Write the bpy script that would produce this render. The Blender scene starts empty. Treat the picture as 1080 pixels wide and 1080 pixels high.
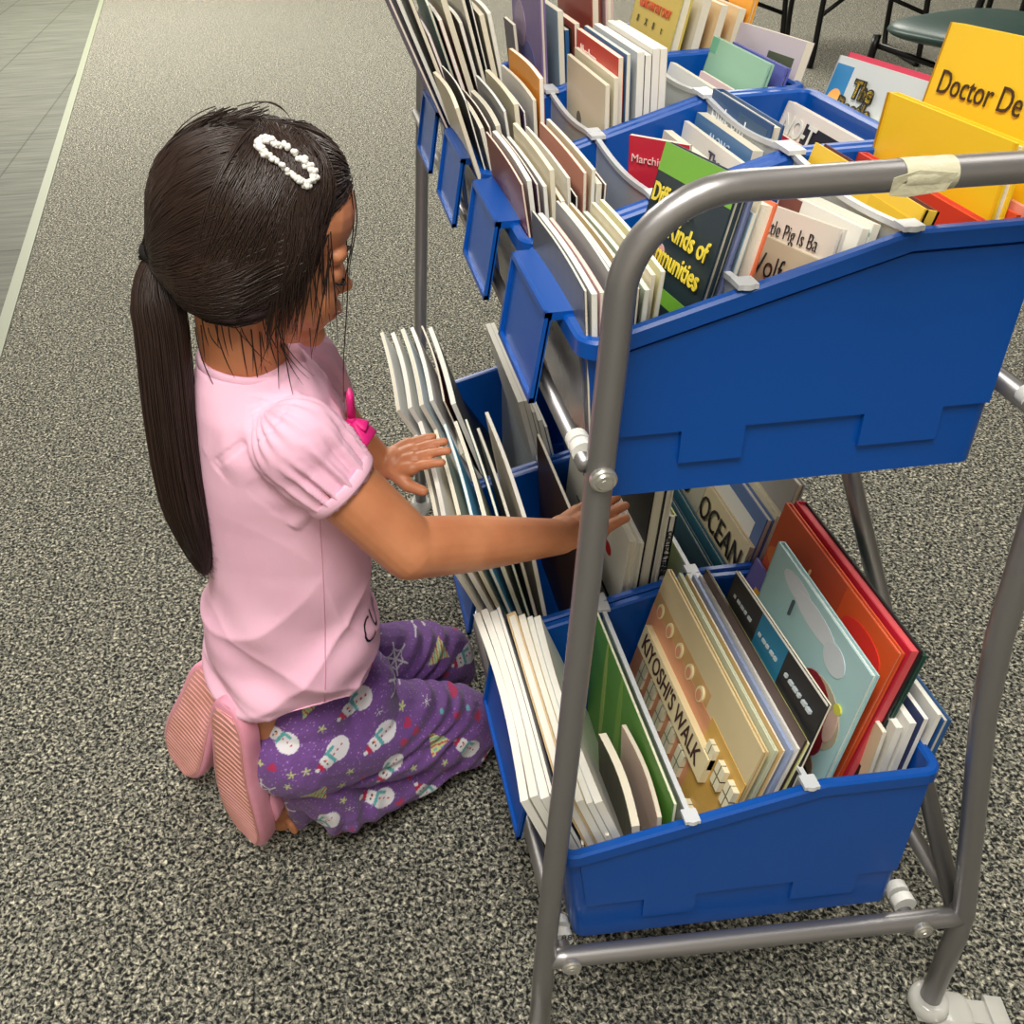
import bpy, bmesh, math, random
import numpy as np
from mathutils import Vector, Matrix, Euler, noise
from mathutils.bvhtree import BVHTree
DBG=False
random.seed(7); rng=np.random.RandomState(5)
SC=bpy.context.scene; COL=SC.collection; PI=math.pi; R=math.radians
# ------------------------------------------------------------------ camera
CR=Vector((0.99605691,-0.07893227,-0.04050103)); CU=Vector((0.07355756,0.47955671,0.87442246)); CF=Vector((0.04959761,0.87395369,-0.48347184))
CP=Vector((-0.16864,-0.51944,1.05784)); FP=1062.37; CX=381.26; CY=383.71
cd=bpy.data.cameras.new('camera'); cam=bpy.data.objects.new('camera',cd); COL.objects.link(cam)
M=Matrix((( CR[0],CU[0],-CF[0],CP[0]),(CR[1],CU[1],-CF[1],CP[1]),(CR[2],CU[2],-CF[2],CP[2]),(0,0,0,1)))
cam.matrix_world=M; cd.sensor_width=36; cd.lens=FP/1080*36; cd.shift_x=(540-CX)/1080; cd.shift_y=-(540-CY)/1080; cd.clip_start=.02
SC.camera=cam
def at(x,y,ax,v):
    d=CF+CR*((x-CX)/FP)-CU*((y-CY)/FP)
    return CP+d*((v-CP[ax])/d[ax])
# ------------------------------------------------------------------ materials
MATS={}
def nodes(m): m.use_nodes=True; return m.node_tree.nodes,m.node_tree.links
def mat(name,c,rough=.5,metal=0,spec=.5,coat=0,alpha=1,trans=0,bump=None,var=None,sss=0):
    if name in MATS: return MATS[name]
    m=bpy.data.materials.new(name); n,l=nodes(m); b=n['Principled BSDF']
    c=tuple(c)+(1,)
    b.inputs['Base Color'].default_value=c; b.inputs['Roughness'].default_value=rough; b.inputs['Metallic'].default_value=metal
    b.inputs['Specular IOR Level'].default_value=spec; b.inputs['Coat Weight'].default_value=coat; b.inputs['Alpha'].default_value=alpha
    b.inputs['Transmission Weight'].default_value=trans
    if sss: b.inputs['Subsurface Weight'].default_value=sss; b.inputs['Subsurface Radius'].default_value=(.012,.005,.003); b.inputs['Subsurface Scale'].default_value=1
    tc=n.new('ShaderNodeTexCoord')
    if bump:
        t=n.new('ShaderNodeTexNoise'); t.inputs['Scale'].default_value=bump[0]; l.new(tc.outputs['Object'],t.inputs['Vector']); t.inputs['Detail'].default_value=3
        bp=n.new('ShaderNodeBump'); bp.inputs['Strength'].default_value=bump[1]; bp.inputs['Distance'].default_value=.002
        l.new(t.outputs['Fac'],bp.inputs['Height']); l.new(bp.outputs['Normal'],b.inputs['Normal'])
    if var:
        t=n.new('ShaderNodeTexNoise'); t.inputs['Scale'].default_value=var[0]; l.new(tc.outputs['Object'],t.inputs['Vector']); t.inputs['Detail'].default_value=4
        r=n.new('ShaderNodeValToRGB'); r.color_ramp.elements[0].position=.35; r.color_ramp.elements[1].position=.68
        r.color_ramp.elements[0].color=c; r.color_ramp.elements[1].color=tuple(var[1])+(1,)
        l.new(t.outputs['Fac'],r.inputs['Fac']); l.new(r.outputs['Color'],b.inputs['Base Color'])
    MATS[name]=m; return m
def s2l(r,g,b):
    f=lambda v:((v/255+.055)/1.055)**2.4 if v>10 else v/255/12.92
    return (f(r),f(g),f(b))
def cm(r,g,b,rough=.45,coat=.0):
    return mat('print_%d_%d_%d'%(r,g,b),s2l(r,g,b),rough,coat=coat)
BLUE=mat('blue_plastic',s2l(0,76,165),.34,spec=.45,bump=(900,.03))
STEEL=mat('silver_paint',s2l(150,148,150),.36,metal=.75,bump=(700,.02))
SCREW=mat('zinc',s2l(205,203,198),.3,metal=.8)
WHITEP=mat('white_plastic',s2l(228,228,224),.4)
CLEARP=mat('clear_plastic',s2l(225,225,220),.12,alpha=.55,spec=.8)
FROST=mat('frosted_plastic',s2l(196,204,210),.38,alpha=.62,spec=.5)
FROSTE=mat('frosted_edge',s2l(214,218,224),.3,alpha=.85,spec=.6)
GREYP=mat('grey_pocket',s2l(112,114,122),.22,spec=.6)
BLACK=mat('black_metal',s2l(18,16,17),.35,metal=.3)
TAPE=mat('old_tape',s2l(222,218,190),.3,alpha=.8,bump=(160,.5))
# ------------------------------------------------------------------ helpers
def tag(o,label=None,cat=None,group=None,kind=None):
    if label:o['label']=label
    if cat:o['category']=cat
    if group:o['group']=group
    if kind:o['kind']=kind
    return o
def empty(name,loc=(0,0,0),label=None,cat=None,group=None,mw=None):
    o=bpy.data.objects.new(name,None); COL.objects.link(o); o.empty_display_size=.02
    if mw is not None:o.matrix_world=mw
    else:o.location=loc
    return tag(o,label,cat,group)
def link(name,me,mats,parent=None,smooth=False,loc=None):
    o=bpy.data.objects.new(name,me); COL.objects.link(o)
    for m in (mats if isinstance(mats,(list,tuple)) else [mats]): me.materials.append(m)
    if parent is not None:o.parent=parent
    if loc is not None:o.location=loc
    if smooth:
        for p in me.polygons:p.use_smooth=True
    return o
def obj(name,bm,mats,parent=None,smooth=False,loc=None,autos=None):
    me=bpy.data.meshes.new(name); bmesh.ops.recalc_face_normals(bm,faces=bm.faces); bm.to_mesh(me); bm.free()
    o=link(name,me,mats,parent,smooth or autos is not None,loc)
    if autos is not None: me.set_sharp_from_angle(angle=R(autos))
    return o
def box(bm,a,b,mi=0,mx=None):
    vs=[bm.verts.new(Vector((x,y,z)) if mx is None else mx@Vector((x,y,z))) for x in(a[0],b[0]) for y in(a[1],b[1]) for z in(a[2],b[2])]
    for f in((0,1,3,2),(4,6,7,5),(0,4,5,1),(2,3,7,6),(0,2,6,4),(1,5,7,3)):
        bm.faces.new([vs[i] for i in f]).material_index=mi
def prism(bm,pts,mi,fn):
    """pts: 2d polygon; fn(u,v,side) -> 3d"""
    a=[bm.verts.new(fn(u,v,0)) for u,v in pts]; b=[bm.verts.new(fn(u,v,1)) for u,v in pts]; n=len(pts)
    bm.faces.new(a).material_index=mi; bm.faces.new(b[::-1]).material_index=mi
    for i in range(n): bm.faces.new((a[i],b[i],b[(i+1)%n],a[(i+1)%n])).material_index=mi
def frames(pts):
    pts=[Vector(p) for p in pts]; n=len(pts); T=[]
    for i in range(n):
        t=(pts[min(i+1,n-1)]-pts[max(i-1,0)]); T.append(t.normalized())
    up=Vector((0,0,1)) if abs(T[0].z)<.9 else Vector((1,0,0))
    N=(up-T[0]*up.dot(T[0])).normalized(); out=[]
    for i in range(n):
        N=(N-T[i]*N.dot(T[i])).normalized(); out.append((pts[i],T[i],N,T[i].cross(N)))
    return out
def tube(bm,pts,r,seg=12,caps=True,mi=0,sq=None):
    fr=frames(pts); n=len(fr); rings=[]
    for i,(p,t,N,B) in enumerate(fr):
        rr=r[i] if isinstance(r,(list,tuple)) else r
        ra,rb=(rr if isinstance(rr,tuple) else (rr,rr))
        rings.append([bm.verts.new(p+N*math.cos(2*PI*k/seg)*ra+B*math.sin(2*PI*k/seg)*rb) for k in range(seg)])
    for i in range(n-1):
        for k in range(seg): bm.faces.new((rings[i][k],rings[i][(k+1)%seg],rings[i+1][(k+1)%seg],rings[i+1][k])).material_index=mi
    if caps: bm.faces.new(rings[0][::-1]).material_index=mi; bm.faces.new(rings[-1]).material_index=mi
    return rings
def spline(cps,n=8):
    P=[Vector(c) for c in cps]; P=[P[0]*2-P[1]]+P+[P[-1]*2-P[-2]]; out=[]
    for i in range(1,len(P)-2):
        for k in range(n):
            t=k/n; a,b,c,d=P[i-1:i+3]
            out.append(.5*((2*b)+(c-a)*t+(2*a-5*b+4*c-d)*t*t+(3*b-a-3*c+d)*t**3))
    out.append(P[-2]); return out
def capsule(bm,a,b,ra,rb,seg=16):
    a,b=Vector(a),Vector(b); d=b-a; L=d.length
    if L<1e-6: ellip(bm,a,(ra,)*3); return
    t=d/L; pts=[];rs=[]; c=(ra-rb)/L; c=max(-.95,min(.95,c))
    for k in range(6): th=PI/2-(PI/2-math.asin(c))*k/5; pts.append(a-t*ra*math.sin(th) if 0 else a+t*(-ra*math.sin(th)));rs.append(max(ra*math.cos(th),ra*.02))
    n=max(2,int(L/max(ra,.01))*2)
    for k in range(1,n): f=k/n; pts.append(a+d*f); rs.append(ra+(rb-ra)*f)
    for k in range(6): th=(PI/2)*k/5; pts.append(b+t*rb*math.sin(th)); rs.append(max(rb*math.cos(th),rb*.02))
    tube(bm,pts,rs,seg)
def ellip(bm,c,r,rot=None,seg=20):
    m=Matrix.Translation(Vector(c))@(rot.to_4x4() if rot is not None else Matrix())@Matrix.Diagonal((r[0],r[1],r[2],1))
    bmesh.ops.create_uvsphere(bm,u_segments=seg,v_segments=seg//2+2,radius=1,matrix=m)
def remesh(bm,voxel,smooth=4,name='m',fac=.5):
    me=bpy.data.meshes.new(name); bmesh.ops.recalc_face_normals(bm,faces=bm.faces); bm.to_mesh(me); bm.free()
    o=bpy.data.objects.new(name,me); COL.objects.link(o)
    md=o.modifiers.new('r','REMESH'); md.mode='VOXEL'; md.voxel_size=voxel; md.use_smooth_shade=True
    if smooth: s=o.modifiers.new('s','SMOOTH'); s.iterations=smooth; s.factor=fac
    dg=bpy.context.evaluated_depsgraph_get(); dg.update()
    me2=bpy.data.meshes.new_from_object(o.evaluated_get(dg)); bpy.data.objects.remove(o); bpy.data.meshes.remove(me)
    for p in me2.polygons:p.use_smooth=True
    return me2
def vco(me):
    a=np.zeros(len(me.vertices)*3,dtype=np.float32); me.vertices.foreach_get('co',a); return a.reshape(-1,3)
def setco(me,a): me.vertices.foreach_set('co',a.astype(np.float32).ravel()); me.update()
def vno(me):
    a=np.zeros(len(me.vertices)*3,dtype=np.float32); me.vertices.foreach_get('normal',a); return a.reshape(-1,3)
def textmesh(s,size,extr=.0004,align='LEFT',bold=0,sx=1):
    c=bpy.data.curves.new('t','FONT'); c.body=s; c.size=size; c.extrude=extr; c.offset=bold; c.align_x=align; c.resolution_u=3; c.space_line=.85
    o=bpy.data.objects.new('t',c); COL.objects.link(o); dg=bpy.context.evaluated_depsgraph_get(); dg.update()
    me=bpy.data.meshes.new_from_object(o.evaluated_get(dg)); bpy.data.objects.remove(o); bpy.data.curves.remove(c)
    if sx!=1: me.transform(Matrix.Diagonal((sx,1,1,1)))
    me.materials.clear()
    return me
# ------------------------------------------------------------------ floor
FZ=-.022
def carpet_mat():
    m=bpy.data.materials.new('speckled_carpet'); n,l=nodes(m); b=n['Principled BSDF']; b.inputs['Roughness'].default_value=.95; b.inputs['Specular IOR Level'].default_value=.15
    tc=n.new('ShaderNodeTexCoord')
    t=n.new('ShaderNodeTexNoise'); t.inputs['Scale'].default_value=225; t.inputs['Detail'].default_value=2.5; t.inputs['Roughness'].default_value=.6; t.inputs['Distortion'].default_value=.6
    l.new(tc.outputs['Object'],t.inputs['Vector'])
    r=n.new('ShaderNodeValToRGB'); e=r.color_ramp.elements
    e[0].position=.36; e[0].color=s2l(26,27,27)+(1,); e[1].position=.68; e[1].color=s2l(226,221,203)+(1,)
    for p,c in((.44,(60,61,58)),(.5,(112,112,106)),(.56,(146,144,133)),(.61,(174,169,152))):
        q=e.new(p); q.color=s2l(*c)+(1,)
    l.new(t.outputs['Fac'],r.inputs['Fac'])
    t2=n.new('ShaderNodeTexNoise'); t2.inputs['Scale'].default_value=90; l.new(tc.outputs['Object'],t2.inputs['Vector'])
    mx=n.new('ShaderNodeMixRGB'); mx.blend_type='MULTIPLY'; mx.inputs[0].default_value=.5
    r2=n.new('ShaderNodeValToRGB'); r2.color_ramp.elements[0].position=.4;r2.color_ramp.elements[0].color=s2l(150,152,150)+(1,);r2.color_ramp.elements[1].position=.6;r2.color_ramp.elements[1].color=(1,1,.95,1)
    l.new(t2.outputs['Fac'],r2.inputs['Fac']); l.new(r.outputs['Color'],mx.inputs[1]); l.new(r2.outputs['Color'],mx.inputs[2]); l.new(mx.outputs[0],b.inputs['Base Color'])
    bp=n.new('ShaderNodeBump'); bp.inputs['Strength'].default_value=.5; bp.inputs['Distance'].default_value=.003
    l.new(t.outputs['Fac'],bp.inputs['Height']); l.new(bp.outputs['Normal'],b.inputs['Normal']); return m
def tile_mat():
    m=bpy.data.materials.new('grey_green_plank_vinyl'); n,l=nodes(m); b=n['Principled BSDF']; b.inputs['Roughness'].default_value=.65; b.inputs['Specular IOR Level'].default_value=.25
    tc=n.new('ShaderNodeTexCoord'); mp=n.new('ShaderNodeMapping'); mp.inputs['Scale'].default_value=(1.2,16,1); l.new(tc.outputs['Object'],mp.inputs['Vector'])
    t=n.new('ShaderNodeTexNoise'); t.inputs['Scale'].default_value=3; t.inputs['Detail'].default_value=6; t.inputs['Distortion'].default_value=.5; l.new(mp.outputs[0],t.inputs['Vector'])
    r=n.new('ShaderNodeValToRGB'); e=r.color_ramp.elements; e[0].position=.3; e[0].color=s2l(74,77,69)+(1,); e[1].position=.72; e[1].color=s2l(103,105,94)+(1,)
    l.new(t.outputs['Fac'],r.inputs['Fac'])
    br=n.new('ShaderNodeTexBrick'); br.inputs['Scale'].default_value=1; br.inputs['Color1'].default_value=(1,1,1,1); br.inputs['Color2'].default_value=(.93,.93,.93,1); br.inputs['Mortar'].default_value=(.5,.52,.48,1)
    br.inputs['Mortar Size'].default_value=.004; br.inputs['Brick Width'].default_value=.75; br.inputs['Row Height'].default_value=.4
    mp2=n.new('ShaderNodeMapping'); mp2.inputs['Rotation'].default_value=(0,0,PI/2); l.new(tc.outputs['Object'],mp2.inputs['Vector']); l.new(mp2.outputs[0],br.inputs['Vector'])
    mx=n.new('ShaderNodeMixRGB'); mx.blend_type='MULTIPLY'; mx.inputs[0].default_value=1; l.new(r.outputs['Color'],mx.inputs[1]); l.new(br.outputs['Color'],mx.inputs[2]); l.new(mx.outputs[0],b.inputs['Base Color'])
    bp=n.new('ShaderNodeBump'); bp.inputs['Strength'].default_value=.25; bp.inputs['Distance'].default_value=.004; l.new(t.outputs['Fac'],bp.inputs['Height']); l.new(bp.outputs['Normal'],b.inputs['Normal'])
    return m
bm=bmesh.new(); box(bm,(-5,-2.5,-.05),(7,9,0)); f=obj('floor',bm,carpet_mat(),loc=(0,0,FZ)); tag(f,'speckled grey and beige loop carpet','floor',kind='structure')
# vinyl walkway along the left, its edge runs p0->p1
ex=lambda y:-.880-.0977*(y-1.575)
bm=bmesh.new(); prism(bm,[(-5,-2.5),(ex(-2.5)-.03,-2.5),(ex(9)-.03,9),(-5,9)],0,lambda u,v,s:Vector((u,v,.0045 if s else .0002)))
o=obj('floor',bm,tile_mat(),loc=(0,0,FZ)); tag(o,'grey-green vinyl plank walkway on the left','floor',kind='structure')
bm=bmesh.new(); prism(bm,[(ex(-2.5)-.03,-2.5),(ex(-2.5),-2.5),(ex(9),9),(ex(9)-.03,9)],0,lambda u,v,s:Vector((u,v,.006 if s else .0002)))
o=obj('trim_1',bm,mat('pale_strip',s2l(122,128,108),.5),loc=(0,0,FZ)); tag(o,'pale green edge strip between vinyl and carpet','trim',kind='structure')
# walls and ceiling of the room, beyond the picture
WALL=mat('painted_wall',s2l(205,200,188),.8)
for nm,a,b in(('wall_left',(-5.1,-2.5,FZ),(-5,9,2.8)),('wall_right',(7,-2.5,FZ),(7.1,9,2.8)),('wall_back',(-5,9,FZ),(7,9.1,2.8)),('wall_front',(-5,-2.6,FZ),(7,-2.5,2.8))):
    bm=bmesh.new(); box(bm,a,b); tag(obj(nm,bm,WALL),'plain cream painted wall','wall',kind='structure')
bm=bmesh.new(); box(bm,(-5,-2.5,2.8),(7,9,2.9)); tag(obj('ceiling',bm,mat('ceiling_tile',s2l(225,222,214),.9)),'plain pale room ceiling','ceiling',kind='structure')
# ------------------------------------------------------------------ ceiling lamps
def lamp(x,y,w,h,e):
    ld=bpy.data.lights.new('ceiling_lamp','AREA'); ld.shape='RECTANGLE'; ld.size=w; ld.size_y=h; ld.energy=e; ld.color=(1,.955,.87)
    o=bpy.data.objects.new('ceiling_lamp',ld); COL.objects.link(o); o.location=(x,y,2.76)
for q in((-1.5,1.2,2),(1.6,.3,16),(-1.1,4.2,125),(1.8,3.4,60),(-1.4,6.4,215),(2.4,6.4,95),(-.45,-.9,74),(-1.5,-1.1,16)): lamp(q[0],q[1],.6,1.2,q[2])
W=bpy.data.worlds.new('World'); SC.world=W; W.use_nodes=True; W.node_tree.nodes['Background'].inputs[0].default_value=(.9,.95,1,1); W.node_tree.nodes['Background'].inputs[1].default_value=.4
# ------------------------------------------------------------------ tubs
H1,H2,KX=.126,.1834,.682
def hh(x,D):
    k=KX*D
    if x<=.012:return H1
    if x>=k:return H2
    t=(x-.012)/(k-.012); return H1+(H2-H1)*t
def rect_loop(x0,x1,y0,y1,r,D):
    out=[]
    def arc(cx,cy,a0):
        for k in range(5):
            a=a0+PI/2*k/4; out.append((cx+r*math.cos(a),cy+r*math.sin(a)))
    # start at front near corner go ccw
    arc(x0+r,y0+r,PI)
    k=KX*D
    for s in(.2,.5,.8,.94,1,1.06): out.append((x0+r+(k-x0-r)*s if s<=1 else k+.01,y0))
    arc(x1-r,y0+r,1.5*PI); arc(x1-r,y1-r,0)
    for s in(1.06,1,.94,.8,.5,.2): out.append((x0+r+(k-x0-r)*s if s<=1 else k+.01,y1))
    arc(x0+r,y1-r,PI/2); return out
def tub_mesh(D,w,ft=.02,bt=.0085,lip=.006):
    bm=bmesh.new(); g=.001
    top=lambda o:rect_loop(g+lip-o,D-g-lip+o,g+lip-o,w-g-lip+o,max(.003,.01+o),D)
    bot=lambda o:rect_loop(ft-o,D-bt-o*0-.004+o,.009-o,w-.009+o,max(.003,.01+o),D)
    def ring(loop,zf): return [bm.verts.new((x,y,zf(x))) for x,y in loop]
    H=lambda x:hh(x,D)
    rings=[ring(bot(0),lambda x:0),ring(top(0),lambda x:H(x)-.013),ring(top(lip),lambda x:H(x)-.013),ring(top(lip),lambda x:H(x)-.002),ring(top(lip-.002),lambda x:H(x)),ring(top(-.001),lambda x:H(x)),ring(top(-.003),lambda x:H(x)-.002),ring(bot(-.003),lambda x:.003)]
    n=len(rings[0])
    for a,b in zip(rings,rings[1:]):
        for k in range(n): bm.faces.new((a[k],a[(k+1)%n],b[(k+1)%n],b[k]))
    bm.faces.new(rings[0][::-1]); bm.faces.new(rings[-1])
    # stepped relief on both long sides
    zl,zs=.025,.051
    xs=[.028,.245*D,.245*D,.39*D,.39*D,.66*D,.66*D,.84*D,.84*D,D-.016]
    zz=[zs,zs,zl,zl,zs,zs,zl,zl,zs,zs]
    pts=list(zip(xs,zz))+[(D-.012,H2-.016),(KX*D,H2-.016),(.02,H1-.014)]
    for sgn in(0,1):
        def fn(u,v,s,sgn=sgn):
            yw=.009+(g+lip-.009)*(v/(hh(u,D)-.013))
            y=yw-(.0032 if s else -.001)
            return Vector((u,y if sgn==0 else w-y,v))
        prism(bm,pts,0,fn)
    me=bpy.data.meshes.new('tub'); bmesh.ops.recalc_face_normals(bm,faces=bm.faces); bm.to_mesh(me); bm.free()
    me.materials.append(BLUE)
    for p in me.polygons:p.use_smooth=True
    me.set_sharp_from_angle(angle=R(32)); return me
def holder_mesh(w):
    # label holder hooked over the front rim, hanging in front of the tub
    bm=bmesh.new(); y0,y1=.045/.1687*w,.152/.1687*w; zt,zb=H1+.002,H1-.067
    F=lambda z:-.006-.010*(zt-z)/.07
    def fn(u,v,s): return Vector((F(v)-(.0022 if s else 0),u,v))
    prism(bm,[(y0,zb),(y1,zb),(y1,zt),(y0,zt)],0,fn)
    for a,b in(((y0,zb),(y1,zb+.004)),((y0,zt-.004),(y1,zt)),((y0,zb),(y0+.004,zt)),((y1-.004,zb),(y1,zt))):
        prism(bm,[(a[0],a[1]),(b[0],a[1]),(b[0],b[1]),(a[0],b[1])],0,lambda u,v,s:Vector((F(v)-(.005 if s else .001),u,v)))
    box(bm,(-.0085,y0,H1-.004),(.011,y1,H1+.0022)); box(bm,(.0095,y0,H1-.010),(.0115,y1,H1+.001))
    return bm
def pocket_mesh(w):
    bm=bmesh.new(); y0,y1=.02/.1687*w,.15/.1687*w
    def fn(u,v,s): return Vector((.0072+.013*(1-v/(H1-.013))-(.0018 if s else -.0005),u,v))
    prism(bm,[(y0,.02),(y1,.02),(y1,H1-.016),(y0,H1-.016)],0,fn); return bm
UD,UW,LD,LW=.3016,.1687,.3268,.269
meU=tub_mesh(UD,UW); meL=tub_mesh(LD,LW)
ORD=['nearest','second','third','farthest']; ORL=['nearest','middle','farthest']
def make_tub(tier,i):
    up=tier=='upper'; D,w=(UD,UW) if up else (LD,LW)
    org=Vector((.0014,.0243+UW*i,.6323)) if up else Vector((.0124,.010+LW*i,.1448))
    th=R(1.117 if up else 1.472)
    mw=Matrix.Translation(org)@Matrix.Rotation(-th,4,'Y')
    nm=(ORD if up else ORL)[i]
    e=empty('book_tub',mw=mw,label='%s blue plastic book tub on the %s tier of the rack, counted from the camera'%(nm,tier),cat='tub',group='blue book tubs on the %s tier'%tier)
    o=bpy.data.objects.new('tub_body',meU if up else meL); COL.objects.link(o); o.parent=e
    bm=holder_mesh(w); obj('label_holder',bm,BLUE,e)
    obj('label_pocket',pocket_mesh(w),GREYP,e)
    return mw,D,w,nm+' '+tier+' tub'
TU=[make_tub('upper',i) for i in range(4)]; TL=[make_tub('lower',i) for i in range(3)]
def divider(T,fx,which,ht=.006):
    mw,D,w,nm=T; x=fx*D; z=hh(x,D)
    e=empty('tub_divider',mw=mw@Matrix.Translation((x,0,0)),label='%s frosted clear divider standing across the %s'%(which,nm),cat='divider',group='frosted dividers in the book tubs')
    bm=bmesh.new(); n=12
    top=lambda t:z+ht-.005-.006*math.sin(PI*t)*(1 if D<.31 else .2)
    pts=[(.018,.006),(w-.018,.006)]+[(w-.0105-(w-.021)*k/n,top(k/n)) for k in range(n+1)]
    prism(bm,pts,0,lambda u,v,s:Vector((.0008 if s else -.0008,u,v))); obj('panel',bm,FROST,e)
    bm=bmesh.new()
    for k in range(n):
        y0,y1=.009+(w-.018)*k/n,.009+(w-.018)*(k+1)/n
        prism(bm,[(y0,top(k/n)-.003),(y1,top((k+1)/n)-.003),(y1,top((k+1)/n)+.001),(y0,top(k/n)+.001)],0,lambda u,v,s:Vector((.0022 if s else -.0022,u,v)))
    for yy in(.0,w):
        d=1 if yy==0 else -1
        y0,y1=sorted((yy+d*.0005,yy+d*.013)); box(bm,(-.0065,y0,z+.001),(.0065,y1,z+.0045))
        bmesh.ops.create_cone(bm,cap_ends=True,segments=14,radius1=.0065,radius2=.006,depth=.0035,matrix=Matrix.Translation((0,yy+d*.0015+d*.004,z+.0028)))
    obj('top_edge',bm,FROSTE,e,autos=30)
for T in TU+TL:
    divider(T,.345,'front'); divider(T,.672 if T[2]<.2 else .645,'rear')
# ------------------------------------------------------------------ rack frame
LEN=.863
rack=empty('book_rack',(0,0,0),label='silver tube-frame book rack on casters holding two tiers of blue tubs',cat='rack')
ZC=.1494
def endframe(y):
    pts=[(0,y,.010),(0,y,ZC-.02),(.0006,y,ZC+.02)]
    P=[(.0004,y,ZC+.04),(.0125,y,.77)]
    # arch: front leg -> rounded shoulder -> handle -> rounded shoulder -> rear leg
    zt=.8655; arc=[]
    for k in range(0,11):
        a=PI/2*k/10; arc.append((.013+.064*(1-math.cos(a)),y,zt-.064+.064*math.sin(a)))
    xr=lambda z:.388-.20*(z-ZC) if z<.46 else .326-.03*(z-.46)
    arc2=[]; cx=xr(.80)-.075
    for k in range(0,11):
        a=PI/2*k/10; arc2.append((cx+(xr(.8)-cx)*math.sin(a),y,zt-.075+.075*math.cos(a)))
    pts+=P+arc+arc2+[(xr(.75),y,.75),(xr(.6),y,.6),(xr(.5)+.001,y,.5),(xr(.42)+.001,y,.42),(xr(ZC+.05),y,ZC+.05),(xr(ZC)-.002,y,ZC+.01),(.3885,y,ZC-.03),(.388,y,.010)]
    bm=bmesh.new(); tube(bm,pts,.0093,18); obj('end_frame',bm,STEEL,rack,smooth=True)
    bm=bmesh.new(); tube(bm,[(.0,y,ZC),(.02,y,ZC),(.37,y,ZC),(.388,y,ZC)],.0086,16); obj('cross_bar',bm,STEEL,rack,smooth=True)
    s=-1 if y<.1 else 1
    for (x,z,rr,nm) in((.0225,ZC-.001,.0086,'bolt'),(.345,ZC-.001,.0086,'bolt'),(.0102,.679,.0093,'bolt')):
        bm=bmesh.new()
        yy=y+s*rr
        tube(bm,[(x,yy-s*.002,z),(x,yy+s*.0015,z),(x,yy+s*.0028,z)],[.0088,.0088,.0075],18)
        tube(bm,[(x,yy+s*.0028,z),(x,yy+s*.0042,z)],[.0062,.005],16); 
        tube(bm,[(x,yy+s*.0042,z),(x,yy+s*.0046,z)],[.0026,.0024],6)
        obj(nm,bm,SCREW,rack,autos=35)
endframe(0); endframe(LEN)
for nm,p,q in(('rail',(.001,0,.684),(.001,LEN,.684)),('rail',(.318,0,.684),(.318,LEN,.684)),('rail',(.020,0,.139),(.020,LEN,.139)),('rail',(.345,0,.134),(.345,LEN,.134)),('rail',(.388,0,ZC),(.388,LEN,ZC))):
    bm=bmesh.new(); tube(bm,[p,q],.0055 if p[0]<.01 else .0080,14); obj(nm,bm,STEEL,rack,smooth=True)
def lerp(a,b,t): return tuple(a[i]+(b[i]-a[i])*t for i in range(3))
for ys,ye in((.004,.40),(LEN-.004,.48)):
    bm=bmesh.new(); tube(bm,[(.389,ys,ZC-.015),(.318,ye,.684)],.0084,14); obj('brace',bm,STEEL,rack,smooth=True)
# white clamps where the rails meet the end frames
for x,z in((.002,.688),(.021,.143),(.345,.143),(.317,.688)):
    for y in((.013,.023) if x<.01 else (.022,.034)):
        bm=bmesh.new(); tube(bm,[(x,y-.004,z),(x,y+.004,z)],.0078 if z>.5 else .0105,18); 
        bmesh.ops.bevel(bm,geom=[e for e in bm.edges if len(e.link_faces)==2 and e.calc_face_angle(0)>1],offset=.0025,segments=2,affect='EDGES')
        obj('clamp',bm,WHITEP,rack,autos=40)
t8=textmesh('88',.011,.0003,'CENTER'); t8.transform(Matrix.Translation((.025,.0175,.145))@Matrix.Rotation(PI/2,4,'X')); link('stamp',t8,cm(90,90,95),rack)
# tape on the handle
bm=bmesh.new(); ta=[(.166+.030*k/6,0,.8655) for k in range(7)]
tube(bm,ta,[.0096,.0098,.0097,.00985,.0096,.0098,.0096],20,caps=False); obj('tape_patch',bm,TAPE,rack,smooth=True)
bm=bmesh.new(); prism(bm,[(.158,-.012),(.168,-.0145),(.19,-.011),(.194,.004),(.172,.008),(.158,.003)],0,lambda u,v,s:Vector((u,-.0096-(.0007 if s else .0001)+abs(v)*.12,.8655+v*.7)))
obj('tape_patch',bm,TAPE,rack)
def caster(x,y,ang):
    e=[]
    mx=Matrix.Translation((x,y,0))@Matrix.Rotation(ang,4,'Z')
    bm=bmesh.new(); tube(bm,[(0,0,.020),(0,0,.019),(0,0,.008),(0,0,.002)],[.0125,.0165,.0185,.015],24); bm.transform(mx); obj('caster_socket',bm,CLEARP,rack,smooth=True)
    for s in(-1,1):
        bm=bmesh.new(); tube(bm,[(.012,s*.009-.005,FZ+.0125),(.012,s*.009+.005,FZ+.0125)],[.0125,.0125],24)
        bmesh.ops.bevel(bm,geom=[q for q in bm.edges if q.calc_face_angle(0)>1],offset=.002,segments=2,affect='EDGES')
        bm.transform(mx); obj('caster_wheel',bm,mat('grey_rubber',s2l(150,150,148),.5),rack,autos=40)
    bm=bmesh.new(); tube(bm,[(-.012,0,.001),(.01,0,.004),(.035,0,.003),(.045,0,-.001)],[(.003,.014),(.004,.018),(.003,.017),(.002,.014)],16); bm.transform(mx); obj('caster_hood',bm,CLEARP,rack,smooth=True)
    bm=bmesh.new(); box(bm,(.03,-.011,-.002),(.062,.011,.003)); box(bm,(.056,-.014,-.004),(.072,.014,.008)); bm.transform(mx); obj('brake_pedal',bm,CLEARP,rack)
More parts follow.
